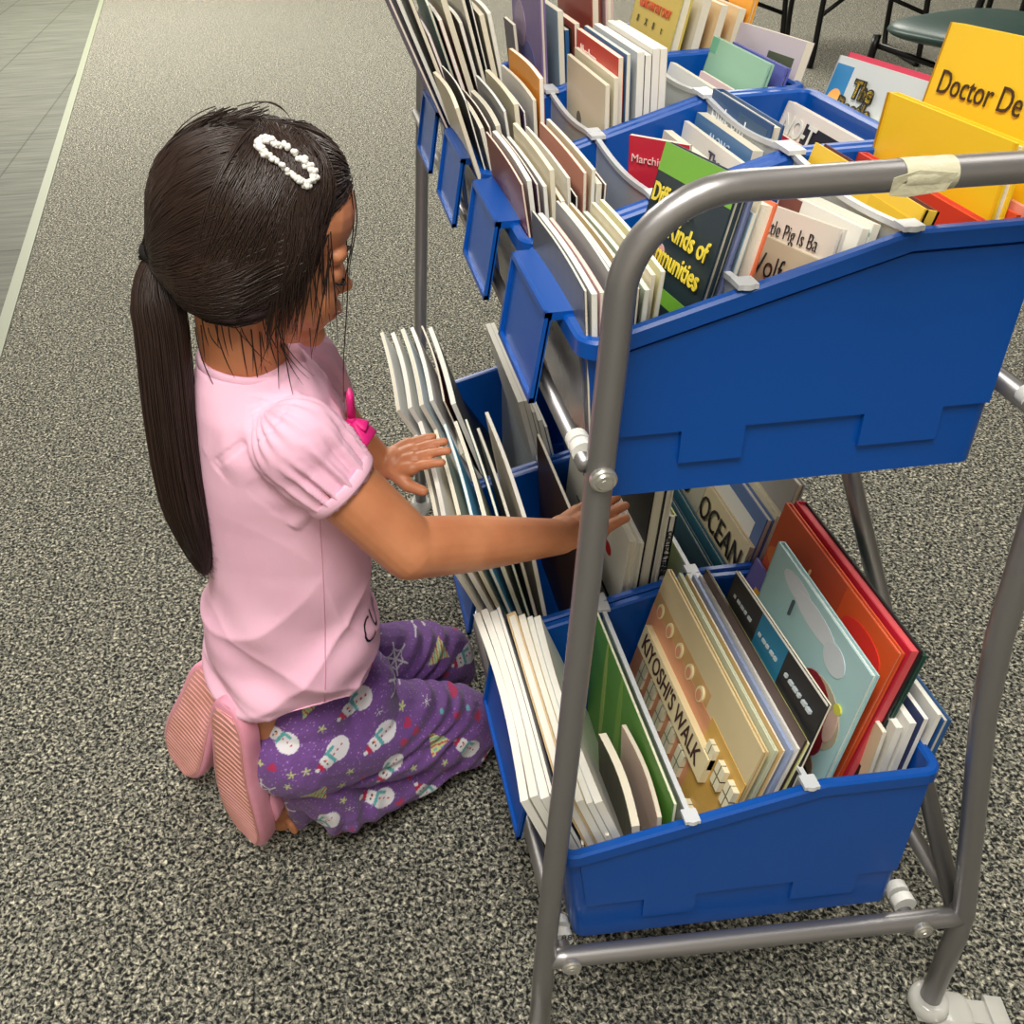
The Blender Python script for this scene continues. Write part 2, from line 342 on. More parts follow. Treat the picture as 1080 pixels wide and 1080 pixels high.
caster(.388,0,R(-12)); caster(0,0,R(200)); caster(0,LEN,R(235)); caster(.388,LEN,R(30))
# ------------------------------------------------------------------ books
PAGE=mat('page_block',s2l(226,219,200),.8,bump=(1200,.2)); PAGEW=mat('page_block_white',s2l(236,234,226),.8,bump=(1200,.2))
BAY={'ln':None,'last':None}
def bay(ln): BAY['ln']=ln; BAY['last']=None
def book(T,xb,w,t,cov,label,px=None,yl=None,lean=0,h=.2,yaw=0,near=False,zb=.005,pages=PAGE,hard=True,art=(),titles=(),spine=1,roll=0,yo=0,name='picture_book',group=None,cat='book',curl=0,back=None):
    mw,D,tw,nm=T
    w=min(w,tw-.0245); yl=None if yl is None else max(yl,.0122)
    yf=(tw-.0122) if yl is None else min(yl+w,tw-.0122)           # far edge (local)
    if px:
        yc=(yf-w) if near else yf+yo
        Wd=at(px[0],px[1],1,(mw@Vector((0,yc,.15))).y); L=mw.inverted()@Wd
        if BAY['ln'] is not None:
            lean=R(BAY['ln']); xb=L.x-(L.z-zb)*math.tan(lean)
            if BAY['last'] is not None: xb=max(BAY['last']+.0004/math.cos(lean),min(xb,BAY['last']+.012))
            xb=max(.012,xb); BAY['last']=xb+t/math.cos(lean); h=(L.z-zb)/math.cos(lean)
        else:
            dx,dz=L.x-xb,L.z-zb; lean=math.atan2(dx,dz); h=math.hypot(dx,dz)
        if DBG: print('BK',label[:40],'h=%.3f lean=%.1f x=%.3f xb=%.3f'%(h,math.degrees(lean),L.x,xb))
    if yaw and not px: pass
    m=mw@Matrix.Translation((xb,yf-w/2,zb))@Matrix.Rotation(lean,4,'Y')@Matrix.Rotation(yaw,4,'Z')
    if roll:
        h=h/math.cos(R(roll)); lx=xb+(L.z-zb)*math.tan(lean); m=mw@Matrix.Translation((lx,yf+yo,L.z))@Matrix.Rotation(lean,4,'Y')@Matrix.Rotation(-R(roll),4,'X')@Matrix.Translation((0,-w/2,-h))
    e=empty(name,mw=m,label=label,cat=cat,group=group)
    th=.0016 if hard else .0005; ov=.0025 if hard else 0
    N=8 if curl else 1
    def bx(bm,a,b,mi):
        if not curl: box(bm,a,b,mi); return
        # subdivided along y so that thin booklets can bow
        vs=[]
        for k in range(N+1):
            y=a[1]+(b[1]-a[1])*k/N
            off=curl*math.sin(PI*(y+w/2)/w)
            vs.append([bm.verts.new((x+off*(.3+.7*z/h),y,z)) for x,z in((a[0],a[2]),(b[0],a[2]),(b[0],b[2]),(a[0],b[2]))])
        for k in range(N):
            for j in range(4): bm.faces.new((vs[k][j],vs[k][(j+1)%4],vs[k+1][(j+1)%4],vs[k+1][j])).material_index=mi
        bm.faces.new(vs[0]).material_index=mi; bm.faces.new(vs[-1][::-1]).material_index=mi
    bm=bmesh.new(); mats=[cov]+([back] if back else [])
    bx(bm,(0,-w/2,0),(th,w/2,h),0); bx(bm,(t-th,-w/2,0),(t,w/2,h),1 if back else 0)
    sy=w/2*spine; box(bm,(0,min(sy,sy-spine*th),0),(t,max(sy,sy-spine*th),h),0)
    obj('cover',bm,mats,e)
    bm=bmesh.new(); a,b=(-w/2+ov,w/2-th) if spine>0 else (-w/2+th,w/2-ov)
    bx(bm,(th,a,ov),(t-th,b,h-ov),0); obj('pages',bm,pages,e)
    if art:
        bm=bmesh.new(); ms=[]
        for k,(kind,arg,c) in enumerate(art):
            if c not in ms: ms.append(c)
            mi=ms.index(c); d=-.0003-.00015*k
            fn=lambda u,v,s,d=d:Vector((d if s else .0001,w/2-u*w,v*h))
            if kind=='r': x0,y0,x1,y1=arg; pts=[(x0,y0),(x1,y0),(x1,y1),(x0,y1)]
            elif kind=='e':
                x0,y0,rx,ry=arg[:4]; pts=[(x0+rx*math.cos(2*PI*q/20),y0+ry*math.sin(2*PI*q/20)) for q in range(20)]
            else: pts=arg
            prism(bm,pts,mi,fn)
        obj('cover_art',bm,ms,e)
    for s,u,v,size,c,*ex in titles:
        tm=textmesh(s,size,.0003,'LEFT',ex[1] if len(ex)>1 else 0,ex[0] if ex else 1)
        dd=-.0009-.00015*len(art)
        if len(ex)>2: # on the near spine
            tm.transform(Matrix.Translation((t*.5-size*.35,-w/2-.0003,v*h))@Matrix(((0,1,0,0),(0,0,-1,0),(-1,0,0,0),(0,0,0,1)))@Matrix.Rotation(0,4,'Z'))
            tm.transform(Matrix.Translation((0,0,0)))
        else:
            tm.transform(Matrix.Translation((dd,w/2-u*w,v*h))@Matrix(((0,0,-1,0),(-1,0,0,0),(0,1,0,0),(0,0,0,1))))
        link('title',tm,c,e)
    return e
C_=cm
WH=C_(232,230,222); CREAM=C_(224,214,186); GRY=C_(150,150,152); INK=C_(26,24,28); DGREY=C_(60,60,66); TAN=C_(205,182,140); PINK=C_(226,188,190); MINT=C_(150,196,170)
ORDW=['front','second','third','fourth','fifth','sixth','seventh','eighth','ninth','tenth','eleventh','twelfth']
def stack(T,where,specs,x0,dx,w,l0,l1,h,cname='booklet',zb=.005,yl=None,hj=.012,curl=.004,tk=.72,jit=.45):
    cl=random.uniform(.3,1)*curl
    n=len(specs)
    for k,(cn,c,t) in enumerate(specs):
        f=k/max(1,n-1); lean=R(l0+(l1-l0)*f+random.uniform(-jit,jit)); t=t*tk
        hk=h+random.uniform(-hj,hj)*1.6; ww=w-random.uniform(0,.018)
        book(T,x0,ww,t,c,'%s %s, %s in the %s of %s'%(cn,cname,ORDW[k]+' from front' if k else 'foremost',where,T[3]),lean=lean,h=hk,hard=False,curl=cl*random.uniform(.6,1.2),pages=PAGEW if k%2 else PAGE,name='booklet',
             group='%s of the %s'%(where,T[3]),yl=(.0135+random.uniform(0,.012)) if yl is None else yl,zb=zb)
        x0+=t*1.03+dx*.35
# --- upper tubs, leaning stacks at the front
S=lambda *a:a
stack(TU[0],'front stack',[S('slate',C_(84,88,100),.003),S('white',WH,.005),S('pale pink',PINK,.004),S('grey-backed',GRY,.003),S('white',WH,.004),S('tan',TAN,.003),S('black-edged',INK,.003),S('pale green',C_(196,206,180),.005),S('cream',CREAM,.004),S('pale yellow',C_(226,222,180),.004)],.016,.0012,.148,-4,4,.150,hj=.006)
stack(TU[1],'front stack',[S('dark red',C_(120,44,40),.003),S('white',C_(236,232,224),.005),S('purple-edged',C_(90,60,90),.003),S('white',WH,.004),S('cream',CREAM,.005),S('tan',TAN,.005),S('white',WH,.003),S('black-edged',INK,.003),S('pink-brown',C_(190,130,110),.004),S('cream',CREAM,.004),S('white',C_(230,226,216),.006),S('brown',C_(110,80,60),.003)],.028,.0012,.148,-9,1,.160,hj=.008)
stack(TU[2],'front stack',[S('cream',CREAM,.005),S('black-edged',INK,.003),S('white',WH,.005),S('brown',C_(96,66,50),.003),S('white',WH,.006),S('grey',GRY,.004),S('cream',CREAM,.006),S('purple',C_(86,70,110),.003),S('white',WH,.004),S('orange',C_(226,150,50),.006)],.034,.001,.148,-17,-3,.182,hj=.012)
stack(TU[3],'front stack',[S('purple-edged',C_(92,70,120),.004),S('white',WH,.005),S('black',INK,.006),S('pink-edged',C_(214,176,186),.004),S('teal',C_(80,130,120),.004),S('dark red',C_(120,50,44),.006),S('cream',CREAM,.008),S('brown',C_(70,46,34),.006),S('white',WH,.004),S('black-edged',INK,.003),S('cream',CREAM,.007),S('pale grey',C_(205,205,196),.006)],.042,.0012,.148,-22,-12,.255,hj=.02)
# --- nearest upper tub
T=TU[0]; DG=C_(24,44,58); LG=C_(116,178,60); YL=C_(240,216,70)
bay(14.5)
book(T,.052,.122,.006,DG,'dark green picture book titled Communities, behind front stack of nearest upper tub',px=(703,149),roll=6,art=[('r',(0,.9,1,1),LG),('r',(.03,.50,1,.55),LG),('e',(.35,.62,.08,.06),C_(206,160,160)),('e',(.62,.28,.06,.08),C_(150,170,190)),('e',(.3,.3,.14,.05),C_(60,110,50)),('e',(.55,.12,.2,.05),C_(70,120,60)),('e',(.2,.12,.1,.1),C_(40,70,110)),('e',(.8,.4,.1,.05),C_(50,100,60))],
     titles=[('Different',.05,.80,.019,YL,1,.0003),('Kinds of',.42,.715,.019,YL,1,.0003),('Communities',.10,.62,.0190,YL,1,.0003)],name='picture_book')
book(T,.062,.118,.003,C_(60,90,50),'thin green booklet directly behind the dark green communities book',px=(709,160),roll=6,hard=False,name='booklet')
book(T,.067,.118,.005,C_(120,130,170),'violet-blue spined book with a pale oval emblem, in the nearest upper tub',px=(713,164),roll=6,spine=-1,name='picture_book')
book(T,.075,.116,.003,C_(168,196,214),'thin pale blue booklet in nearest upper tub, before the zigzag-edged book',px=(719,184),roll=6,hard=False,name='booklet')
book(T,.080,.112,.013,CREAM,'thick cream book with an orange zigzag edge strip, in the nearest upper tub',px=(724,174),roll=6,back=C_(222,110,70),name='picture_book')
T=TU[0]
bay(14)
book(T,.112,.100,.004,C_(190,182,156),'beige book with black script title, foremost in middle bay of nearest upper tub',px=(788,240),roll=9,yo=-.025,zb=.05,titles=[('Wolf',.14,.72,.024,INK,1,-.0004)],name='picture_book')
book(T,.120,.108,.005,C_(222,216,204),'off-white book titled Little Pig Is, in the middle bay of nearest upper tub',px=(800,211),roll=10,yo=-.020,zb=.06,titles=[('Little Pig Is Ba',.14,.81,.0155,INK,.86,-.0003)],name='picture_book')
book(T,.130,.108,.005,WH,'white-edged paperback with a brown corner, just behind the Little Pig book',px=(824,200),roll=6,yo=-.018,zb=.05,hard=False,art=[('r',(.02,.88,.3,.99),C_(120,70,54))],name='booklet')
book(T,.140,.108,.005,C_(226,230,220),'white paperback with pale green lines, second behind the Little Pig book',px=(834,196),roll=6,yo=-.018,zb=.05,hard=False,art=[('r',(.25,.93,1,.95),MINT)],name='booklet')
book(T,.150,.144,.009,C_(236,196,60),'yellow picture book with maroon spine and a blue round drawing, nearest upper tub',px=(836,152),spine=-1,back=C_(80,24,32),art=[('r',(.35,.2,1,.9),C_(206,206,120)),('r',(.6,.72,1,.95),C_(226,186,50)),('e',(.8,.62,.09,.12),C_(70,150,196)),('e',(.8,.66,.05,.05),C_(226,130,70)),('e',(.45,.8,.06,.1),C_(214,110,70))],name='picture_book')
bay(8)
book(T,.204,.150,.008,C_(214,62,36),'red picture book with green corner, foremost in rear bay of nearest upper tub',px=(905,160),art=[('e',(.93,.82,.06,.05),C_(70,120,40))],name='picture_book')
book(T,.222,.150,.003,C_(234,232,224),'white booklet between the red and orange-red books, nearest upper tub',px=(932,163),hard=False,name='booklet')
book(T,.230,.150,.003,C_(226,84,50),'orange-red book in front of the tall yellow books, nearest upper tub',px=(940,155),name='picture_book')
book(T,.239,.150,.003,C_(240,160,140),'salmon pink book touching the front of the shorter yellow book',px=(950,150),name='picture_book')
bay(None)
YE=C_(244,198,28)
book(T,.246,.143,.008,YE,'shorter tall yellow hardcover with a brown picture, in rear bay of nearest upper tub',px=(937,97),roll=1.5,yo=.006,pages=PAGE,art=[('r',(.08,.05,1,.73),C_(206,168,130)),('r',(.08,.66,.3,.73),C_(196,150,112)),('r',(.45,.52,.9,.6),C_(224,196,140)),('r',(.985,0,1,1),C_(236,180,16)),('r',(.0,.0,.012,1),C_(176,130,10))]+[('r',(.1+.07*k,.1,.115+.07*k,.72),C_(178,130,100)) for k in range(12)],name='picture_book')
book(T,.256,.141,.011,YE,'tallest yellow hardcover titled Doctor De, at the back of nearest upper tub',px=(1003,23),roll=3,yo=.012,art=[('r',(0,0,.012,1),C_(176,130,10))],titles=[('Doctor De',.08,.825,.0235,C_(60,34,12),.85,-.0001)],name='picture_book')
# --- second upper tub
T=TU[1]
bay(None)
book(T,.129,.055,.004,C_(196,40,62),'crimson booklet titled Marching with a blue badge, behind clear divider of second upper tub',lean=R(-2),h=.176,yaw=R(38),yl=.030,art=[('e',(.86,.86,.13,.075),C_(40,110,180)),('r',(.0,.0,1,.3),C_(180,34,60))],titles=[('Marching',.06,.88,.0095,C_(236,200,200))],name='picture_book',hard=False)
bay(7)
book(T,.146,.12,.008,C_(228,222,206),'cream-white paperback just behind the crimson Marching booklet',px=(700,137),yl=.03,hard=False,name='booklet')
book(T,.156,.145,.004,C_(236,234,230),'white booklet with a red stripe and black script, second upper tub',px=(722,127),hard=False,art=[('r',(.06,.80,1,.82),C_(196,60,50))],titles=[('The',.45,.88,.017,C_(50,50,90))],name='booklet')
book(T,.163,.118,.010,C_(84,126,172),'mid-blue paperback with faint lettering, in front of the darker blue book',px=(735,118),yl=.04,hard=False,titles=[('ALONG',.3,.90,.013,C_(190,206,226))],name='booklet')
book(T,.175,.12,.010,C_(40,78,124),'dark blue picture book with white script title, middle of second upper tub',px=(742,94),yl=.04,art=[('r',(.5,.86,.95,.97),C_(60,90,120)),('r',(0,.5,1,.7),C_(70,110,160))],titles=[('Little owl',.08,.885,.018,C_(226,232,240))],name='picture_book')
bay(17)
book(T,.204,.135,.006,C_(196,36,62),'crimson-bordered book before the black and white titled one, second upper tub',px=(812,134),yl=.02,name='picture_book',hard=False)
book(T,.211,.135,.008,C_(232,222,214),'white book with black panel and lettering NO-T, rear bay of second upper tub',px=(818,107),yl=.02,art=[('r',(.33,.0,.94,.95),C_(36,32,40))],titles=[('NO-T',.05,.86,.023,WH,1,.0006)],name='picture_book')
book(T,.222,.14,.005,C_(206,206,214),'pale grey paperback behind the black and white titled book',px=(846,115),yl=.015,hard=False,name='booklet')
book(T,.228,.14,.004,C_(90,150,196),'sky blue booklet peeking beside the bright green book',px=(842,102),yl=.02,hard=False,name='booklet')
book(T,.234,.145,.008,C_(74,160,76),'bright green topped paperback in rear bay of second upper tub',px=(856,99),yl=.012,hard=False,art=[('r',(0,.5,1,.86),C_(222,226,220))],name='booklet')
book(T,.250,.135,.007,C_(206,212,214),'grey-white book with cartoon sun and lettering The Beetle, second upper tub',px=(882,58),roll=3,yo=.008,art=[('r',(.02,.6,.22,.97),C_(40,130,190)),('e',(.13,.82,.085,.055),C_(244,176,90)),('e',(.13,.72,.07,.03),C_(236,120,70)),('r',(0,.35,.5,.5),C_(226,120,110))],titles=[('The',.31,.865,.020,C_(30,26,26),1,.0016),('The',.31,.865,.020,C_(246,206,50),1,.0004),('Beetle',.20,.785,.021,C_(30,26,26),1,.0016),('Beetle',.20,.785,.021,C_(246,206,50),1,.0004)],name='picture_book')
book(T,.259,.135,.007,C_(206,50,84),'pink-red book directly behind the grey-white cartoon sun book',px=(891,55),roll=3,yo=.008,name='picture_book')
# --- third upper tub
T=TU[2]
bay(-2)
book(T,.122,.135,.004,C_(222,214,190),'cream booklet leaning in middle bay of third upper tub, foremost there',px=(598,57),yl=.01,hard=False,name='booklet',art=[('e',(.35,.72,.06,.04),C_(120,110,100))])
book(T,.128,.135,.004,C_(226,220,196),'cream booklet against the back of the foremost cream one, third upper tub',px=(606,50),yl=.01,hard=False,name='booklet')
book(T,.134,.14,.005,C_(206,66,48),'red book with white script title, middle bay of third upper tub',px=(608,30),hard=False,art=[('r',(.04,.2,1,.62),C_(226,214,190)),('e',(.5,.72,.3,.06),C_(226,110,70)),('r',(.1,.86,.9,.868),C_(240,220,210))],titles=[('Abraham',.12,.90,.016,C_(246,226,220))],name='picture_book')
book(T,.141,.14,.004,C_(90,130,176),'blue-backed booklet behind the red script-titled book',px=(616,27),hard=False,name='booklet')
for k,(cn,c,p) in enumerate((('white',WH,(626,25)),('black-edged',INK,(632,28)),('white',C_(226,222,214),(636,22)),('cream',CREAM,(645,22)))):
    book(T,.148+.008*k,.14,.0065,c,'%s paperback, %s of the four behind the red script-titled book in third upper tub'%(cn,ORDW[k] if k else 'foremost'),px=p,hard=False,name='booklet',pages=PAGEW)
bay(14)
book(T,.204,.13,.006,C_(232,232,230),'white booklet lying low behind rear divider of third upper tub',px=(707,65),yl=.02,hard=False,name='booklet')
book(T,.213,.10,.004,C_(220,196,200),'pale pink booklet in front of the mint green cover',px=(755,73),yl=.01,hard=False,name='booklet')
book(T,.225,.13,.005,MINT,'mint green picture book leaning in rear bay of third upper tub',px=(778,36),yl=.01,art=[('e',(.35,.3,.12,.08),C_(60,140,130)),('r',(0,.93,.12,1),C_(110,180,150))],name='picture_book')
book(T,.236,.12,.005,C_(92,96,176),'violet and orange book leaning behind the mint green one',px=(797,42),yl=.008,art=[('r',(0,.2,.95,.88),C_(206,150,96))],name='picture_book')
book(T,.252,.14,.008,C_(196,186,196),'pale mauve book with a dark tree photo, at the back of third upper tub',px=(795,22),roll=3,yo=.008,art=[('r',(.55,.4,.92,.92),C_(70,82,56)),('e',(.6,.7,.1,.08),C_(104,120,90))],name='picture_book',hard=False)
# --- farthest upper tub
T=TU[3]
bay(-4)
book(T,.122,.14,.006,C_(120,100,150),'mauve picture book with dark blue swirl, middle bay of farthest upper tub',px=(538,-30),yl=.012,art=[('e',(.55,.55,.3,.2),C_(84,84,150)),('e',(.3,.8,.2,.1),C_(150,130,160))],name='picture_book')
bay(None)
book(T,.110,.05,.004,C_(80,70,84),'dark slate booklet showing left of the mauve swirl book',px=(531,18),yl=.10,hard=False,name='booklet')
BAY.update(ln=-4,last=.120)
book(T,.131,.14,.006,C_(170,196,210),'pale blue book behind the mauve swirl book, farthest upper tub',px=(556,-10),hard=False,name='booklet')
book(T,.139,.14,.005,C_(40,90,140),'deep blue spined book, farthest upper tub',px=(563,8),hard=False,spine=-1,name='booklet')
book(T,.146,.14,.006,C_(176,84,70),'brown-red covered book with white border, farthest upper tub',px=(572,2),art=[('r',(.03,.3,.94,.97),C_(110,74,54))],name='picture_book',hard=False)
book(T,.155,.14,.010,C_(142,54,40),'tall rust brown hardcover in middle bay of farthest upper tub',px=(588,-75),name='picture_book')
book(T,.167,.14,.008,C_(214,184,184),'tall pale pink hardcover behind the rust brown one',px=(600,-70),name='picture_book')
bay(11)
book(T,.205,.135,.012,C_(206,186,92),'gold book titled Gong Hay Fat Choy in rear bay of farthest upper tub',px=(677,-28),yl=.005,art=[],titles=[('GONG HAY FAT CHOY',.14,.87,.0125,C_(206,80,40),.75,.0003),('8',.16,.80,.011,C_(70,70,40)),('X',.36,.80,.011,C_(70,70,40)),('8',.55,.80,.011,C_(70,70,40)),('t',.75,.80,.011,C_(70,70,40))],name='picture_book')
for k,(cn,c,p) in enumerate((('white',C_(226,220,206),(716,-22)),('cream',C_(226,196,150),(726,-14)),('cream',C_(230,204,160),(735,-10)))):
    book(T,.222+.009*k,.12,.008,c,'%s paperback, %s of three behind the gold book'%(cn,('nearest it','middle one','rearmost')[k]),px=p,yl=.008,hard=False,name='booklet')
book(T,.252,.14,.006,C_(236,166,50),'orange and white book at the back of farthest upper tub',px=(745,-35),yl=.006,art=[('r',(.1,.5,.6,.9),C_(90,50,30)),('r',(.02,.0,1,.45),C_(232,224,206))],name='picture_book')
# --- lower nearest tub
T=TL[0]
bay(-20.5)
for k,(cn,c,t,p,hd) in enumerate((('white',WH,.007,(499,648),0),('white',C_(240,238,232),.007,(507,644),0),('white',C_(222,226,230),.008,(514,646),0),('navy-edged',C_(50,60,90),.004,(521,641),0),('tan',C_(214,186,140),.010,(534,648),1),('cream',CREAM,.007,(542,650),0),('pale grey',C_(196,206,206),.006,(549,652),0),('white',WH,.007,(556,652),0))):
    book(T,.036+.0085*k,.225,t,c,'%s booklet, %s in the front bay of nearest lower tub'%(cn,ORDW[k] if k else 'foremost'),px=p,yl=.02,hard=bool(hd),curl=0 if hd else .006-.0015*k,name='booklet',pages=PAGEW,group='front bay booklets of the nearest lower tub')
bay(None)
for k,(cn,c,t) in enumerate((('black-edged',C_(40,38,34),.003),('white',WH,.003),('dark olive',C_(60,60,40),.008),('pink-cream',C_(222,196,180),.004))):
    book(T,.040+.018*k,.10,t,c,'low %s booklet at near end of the front bay in nearest lower tub'%cn,lean=R(-8+2*k),h=.115+.008*k,yl=.018,hard=False,curl=.004,name='booklet')
book(T,.098,.235,.003,C_(84,140,54),'large thin grass green book leaning against front divider of nearest lower tub',lean=R(1),h=.158,yl=.015,hard=False,art=[('e',(.4,.5,.03,.5),C_(120,160,70)),('e',(.7,.4,.03,.4),C_(60,110,40)),('e',(.2,.5,.02,.5),C_(150,170,90))],name='picture_book')
# Kiyoshi
SAL=C_(214,150,112); OCH=C_(206,164,84); WIN=C_(232,226,196); CRM=C_(236,222,178)
art=[('r',(.0,.0,1,1),C_(206,190,150)),('r',(.0,.62,.62,.86),C_(196,158,104)),('r',(.0,.30,.68,.62),SAL),('r',(.0,.62,.9,.78),SAL),('r',(.68,.18,1,.8),OCH),('r',(.0,.0,1,.2),C_(120,124,120)),('r',(.0,.08,.3,.34),C_(176,96,56)),('r',(.55,.0,1,.14),C_(140,140,70)),('e',(.12,.1,.1,.06),C_(90,80,70)),('r',(.40,.02,.52,.2),C_(150,150,150))]
for u in(.06,.18,.30,.42,.54): art+= [('e',(u+.02,.80,.028,.04),CRM),('e',(u+.02,.795,.02,.03),SAL)]
for u in(.10,.22,.34,.46,.58): art+= [('r',(u,.36,u+.065,.50),WIN),('r',(u+.03,.36,u+.035,.50),C_(110,130,110)),('r',(u,.425,u+.065,.43),C_(110,130,110))]
for u,v in((.74,.62),(.84,.62),(.93,.62),(.76,.26),(.88,.26)): art+= [('r',(u,v,u+.06,v+.12),WIN),('r',(u+.027,v,u+.032,v+.12),C_(120,110,80)),('r',(u,v+.055,u+.06,v+.062),C_(120,110,80))]
art+=[('r',(.05,.54,.80,.68),CRM)]
bay(13)
book(T,.128,.232,.005,C_(214,190,140),"orange and cream picture book titled Kiyoshi's Walk with house fronts, nearest lower tub",px=(704,600),yl=.022,art=art,titles=[("KIYOSHI'S WALK",.085,.572,.0275,C_(70,44,44),.74,.0001)],name='picture_book')
for k,(cn,c,t,p) in enumerate((('pale green-grey',C_(204,208,180),.009,(716,604)),('tan speckled',C_(222,190,134),.005,(724,605)),('lavender blue',C_(160,176,214),.008,(731,606)),('white',C_(226,224,220),.006,(738,606)),('brown photo-edged',C_(96,80,74),.006,(742,600)),('yellow-green',C_(214,214,120),.005,(748,604)))):
    book(T,.134+.0085*k,.226-.002*k,t*.40,c,'%s book, %s behind the house-front cover in nearest lower tub'%(cn,ORDW[k] if k else 'directly'),px=p,yl=.024,hard=k%2==0,name='picture_book',pages=PAGEW)
book(T,.186,.178,.003,C_(26,28,34),'black book with teal band, last of the stack behind the house-front book',px=(745,605),roll=3,yo=0,yl=.026,art=[('r',(.34,.76,.62,.99),C_(20,112,150)),('r',(0,.992,1,1),WH)]+[('r',(.06+.045*k,.905,.06+.045*k+(.034 if k%3 else .022),.918),C_(188,200,206)) for k in range(5)]+[('r',(.37+.045*k,.905,.37+.045*k+(.034 if k%2 else .024),.918),C_(188,200,206)) for k in range(5)]+[('r',(.67+.045*k,.905,.67+.045*k+(.034 if k%3 else .02),.918),C_(188,200,206)) for k in range(6)],name='picture_book',hard=True,back=C_(226,220,200))
# rear bay
bay(None)
book(T,.206,.10,.003,C_(104,96,170),'violet book with a yellow panel at far end of the rear bay, nearest lower tub',px=(797,588),yl=.15,art=[('r',(.2,.3,.7,.9),C_(236,176,40)),('r',(.0,.0,1,.3),C_(110,70,40))],name='picture_book')
LB=C_(166,202,206)
book(T,.214,.172,.007,LB,'light blue picture book with a dark red creature, rear bay of nearest lower tub',px=(821,571),yl=.03,
     art=[('e',(.30,.945,.16,.035),C_(206,212,220)),('e',(.5,.93,.22,.04),C_(206,212,220)),('e',(.74,.9,.10,.05),C_(200,208,216)),('e',(.77,.70,.20,.115),C_(176,164,142)),('e',(.79,.51,.12,.055),C_(124,98,80)),('e',(.82,.46,.14,.045),C_(24,22,24)),('e',(.71,.72,.15,.085),C_(132,22,36)),('e',(.79,.62,.11,.085),C_(132,22,36)),('e',(.90,.72,.04,.07),C_(206,176,164)),('e',(.90,.79,.03,.018),C_(206,206,80)),('e',(.74,.49,.010,.008),INK),('r',(.30,.84,.315,.90),C_(70,80,90))],name='picture_book',pages=PAGEW)
book(T,.230,.205,.006,C_(216,84,34),'orange and red picture book leaning behind the light blue one, nearest lower tub',px=(829,530),yl=.04,
     art=[('r',(0,.55,.6,1),C_(190,74,40)),('e',(.3,.8,.3,.06),C_(206,110,50)),('e',(.6,.45,.35,.06),C_(236,140,60)),('e',(.8,.2,.2,.15),C_(240,130,40)),('e',(.8,.9,.15,.05),C_(220,50,40))]+[('e',(.35+.09*k,.9-.03*k,.008,.012),C_(240,206,150)) for k in range(5)],name='picture_book')
book(T,.238,.205,.012,C_(200,36,60),'crimson hardcover directly behind the orange picture book',px=(839,528),yl=.04,name='picture_book',pages=C_(226,90,96),back=INK)
book(T,.252,.205,.004,C_(36,70,60),'dark green thin book behind the crimson hardcover',px=(851,533),yl=.04,name='picture_book')
for k,(cn,c,t) in enumerate((('cream ringed',C_(222,206,170),.004),('white',WH,.006),('white',C_(238,236,230),.006),('navy-edged',C_(60,70,110),.005),('white',WH,.004))):
    book(T,.268+.0072*k,.20,t,c,'low %s booklet, %s of five behind the orange book in nearest lower tub'%(cn,ORDW[k] if k else 'foremost'),lean=R(4+k),h=.2+.004*k,yl=.03,hard=False,name='booklet',pages=PAGEW)
book(T,.304,.21,.008,C_(30,84,140),'blue book standing at the very back of nearest lower tub',lean=R(8),h=.208,yl=.03,name='picture_book')
# --- lower middle tub
T=TL[1]
stack(T,'front bay stack',[S('white',WH,.006),S('white',C_(240,238,232),.007),S('cream',CREAM,.006),S('sky blue',C_(90,170,210),.005),S('white',WH,.006),S('green-edged',C_(110,140,110),.004),S('grey',GRY,.005),S('cream',C_(226,216,196),.006)],.045,.001,.225,-24,-10,.255,hj=.008)
book(T,.110,.23,.004,C_(60,38,26),'large dark brown folder leaning in front bay of middle lower tub',lean=R(-3),h=.21,yl=.015,hard=False,name='folder',cat='folder')
bay(4)
book(T,.135,.225,.009,C_(226,222,208),'cream book with red dots and black lines, middle bay of middle lower tub',px=(664,571),yl=.02,near=True,art=[('e',(.75,.75,.05,.035),C_(190,30,30)),('e',(.5,.6,.04,.03),C_(190,30,30)),('r',(.2,.5,.9,.52),INK),('r',(.2,.66,.6,.67),INK)],name='picture_book')
book(T,.150,.225,.007,C_(230,228,216),'cream hardcover next to the black book, middle lower tub',px=(672,573),yl=.02,near=True,name='picture_book')
book(T,.160,.225,.014,C_(16,16,16),'thick black hardcover the reaching hand holds, middle lower tub',px=(688,510),yl=.02,near=True,name='picture_book')
book(T,.176,.225,.007,C_(226,224,214),'white hardcover between the black book and the lime spine',px=(699,512),yl=.02,near=True,name='picture_book')
book(T,.185,.225,.008,C_(226,224,214),'cream book with a lime yellow spine reading Cortez and Tennie, middle lower tub',px=(703,545),near=True,yl=.02,spine=-1,back=C_(196,200,110),titles=[('CORTEZ & TENNIE',0,.92,.0072,INK,1,.0002,1)],name='picture_book')
bay(12)
book(T,.220,.225,.006,C_(36,72,86),'dark teal book in rear bay of middle lower tub',px=(752,604),near=True,yl=.02,name='picture_book')
book(T,.228,.225,.006,C_(40,90,110),'teal blue book just in front of the Ocean title, middle lower tub',px=(764,600),near=True,yl=.02,name='picture_book')
book(T,.236,.235,.006,C_(216,200,168),'beige picture book titled Hello Ocean, rear bay of middle lower tub',px=(791,577),near=True,yl=.01,art=[('r',(0,.0,.5,1),C_(190,184,168))],titles=[('HELLO',.02,.80,.034,INK,.8),('OCEAN',.50,.80,.04,INK,.8)],name='picture_book')
book(T,.246,.235,.009,C_(92,116,170),'blue-bordered book with a line drawing behind the Ocean book',px=(802,549),near=True,yl=.01,art=[('r',(.5,.5,.93,.93),C_(232,230,230)),('e',(.7,.75,.1,.05),C_(190,120,110)),('e',(.7,.75,.09,.042),C_(232,230,230))],name='picture_book')
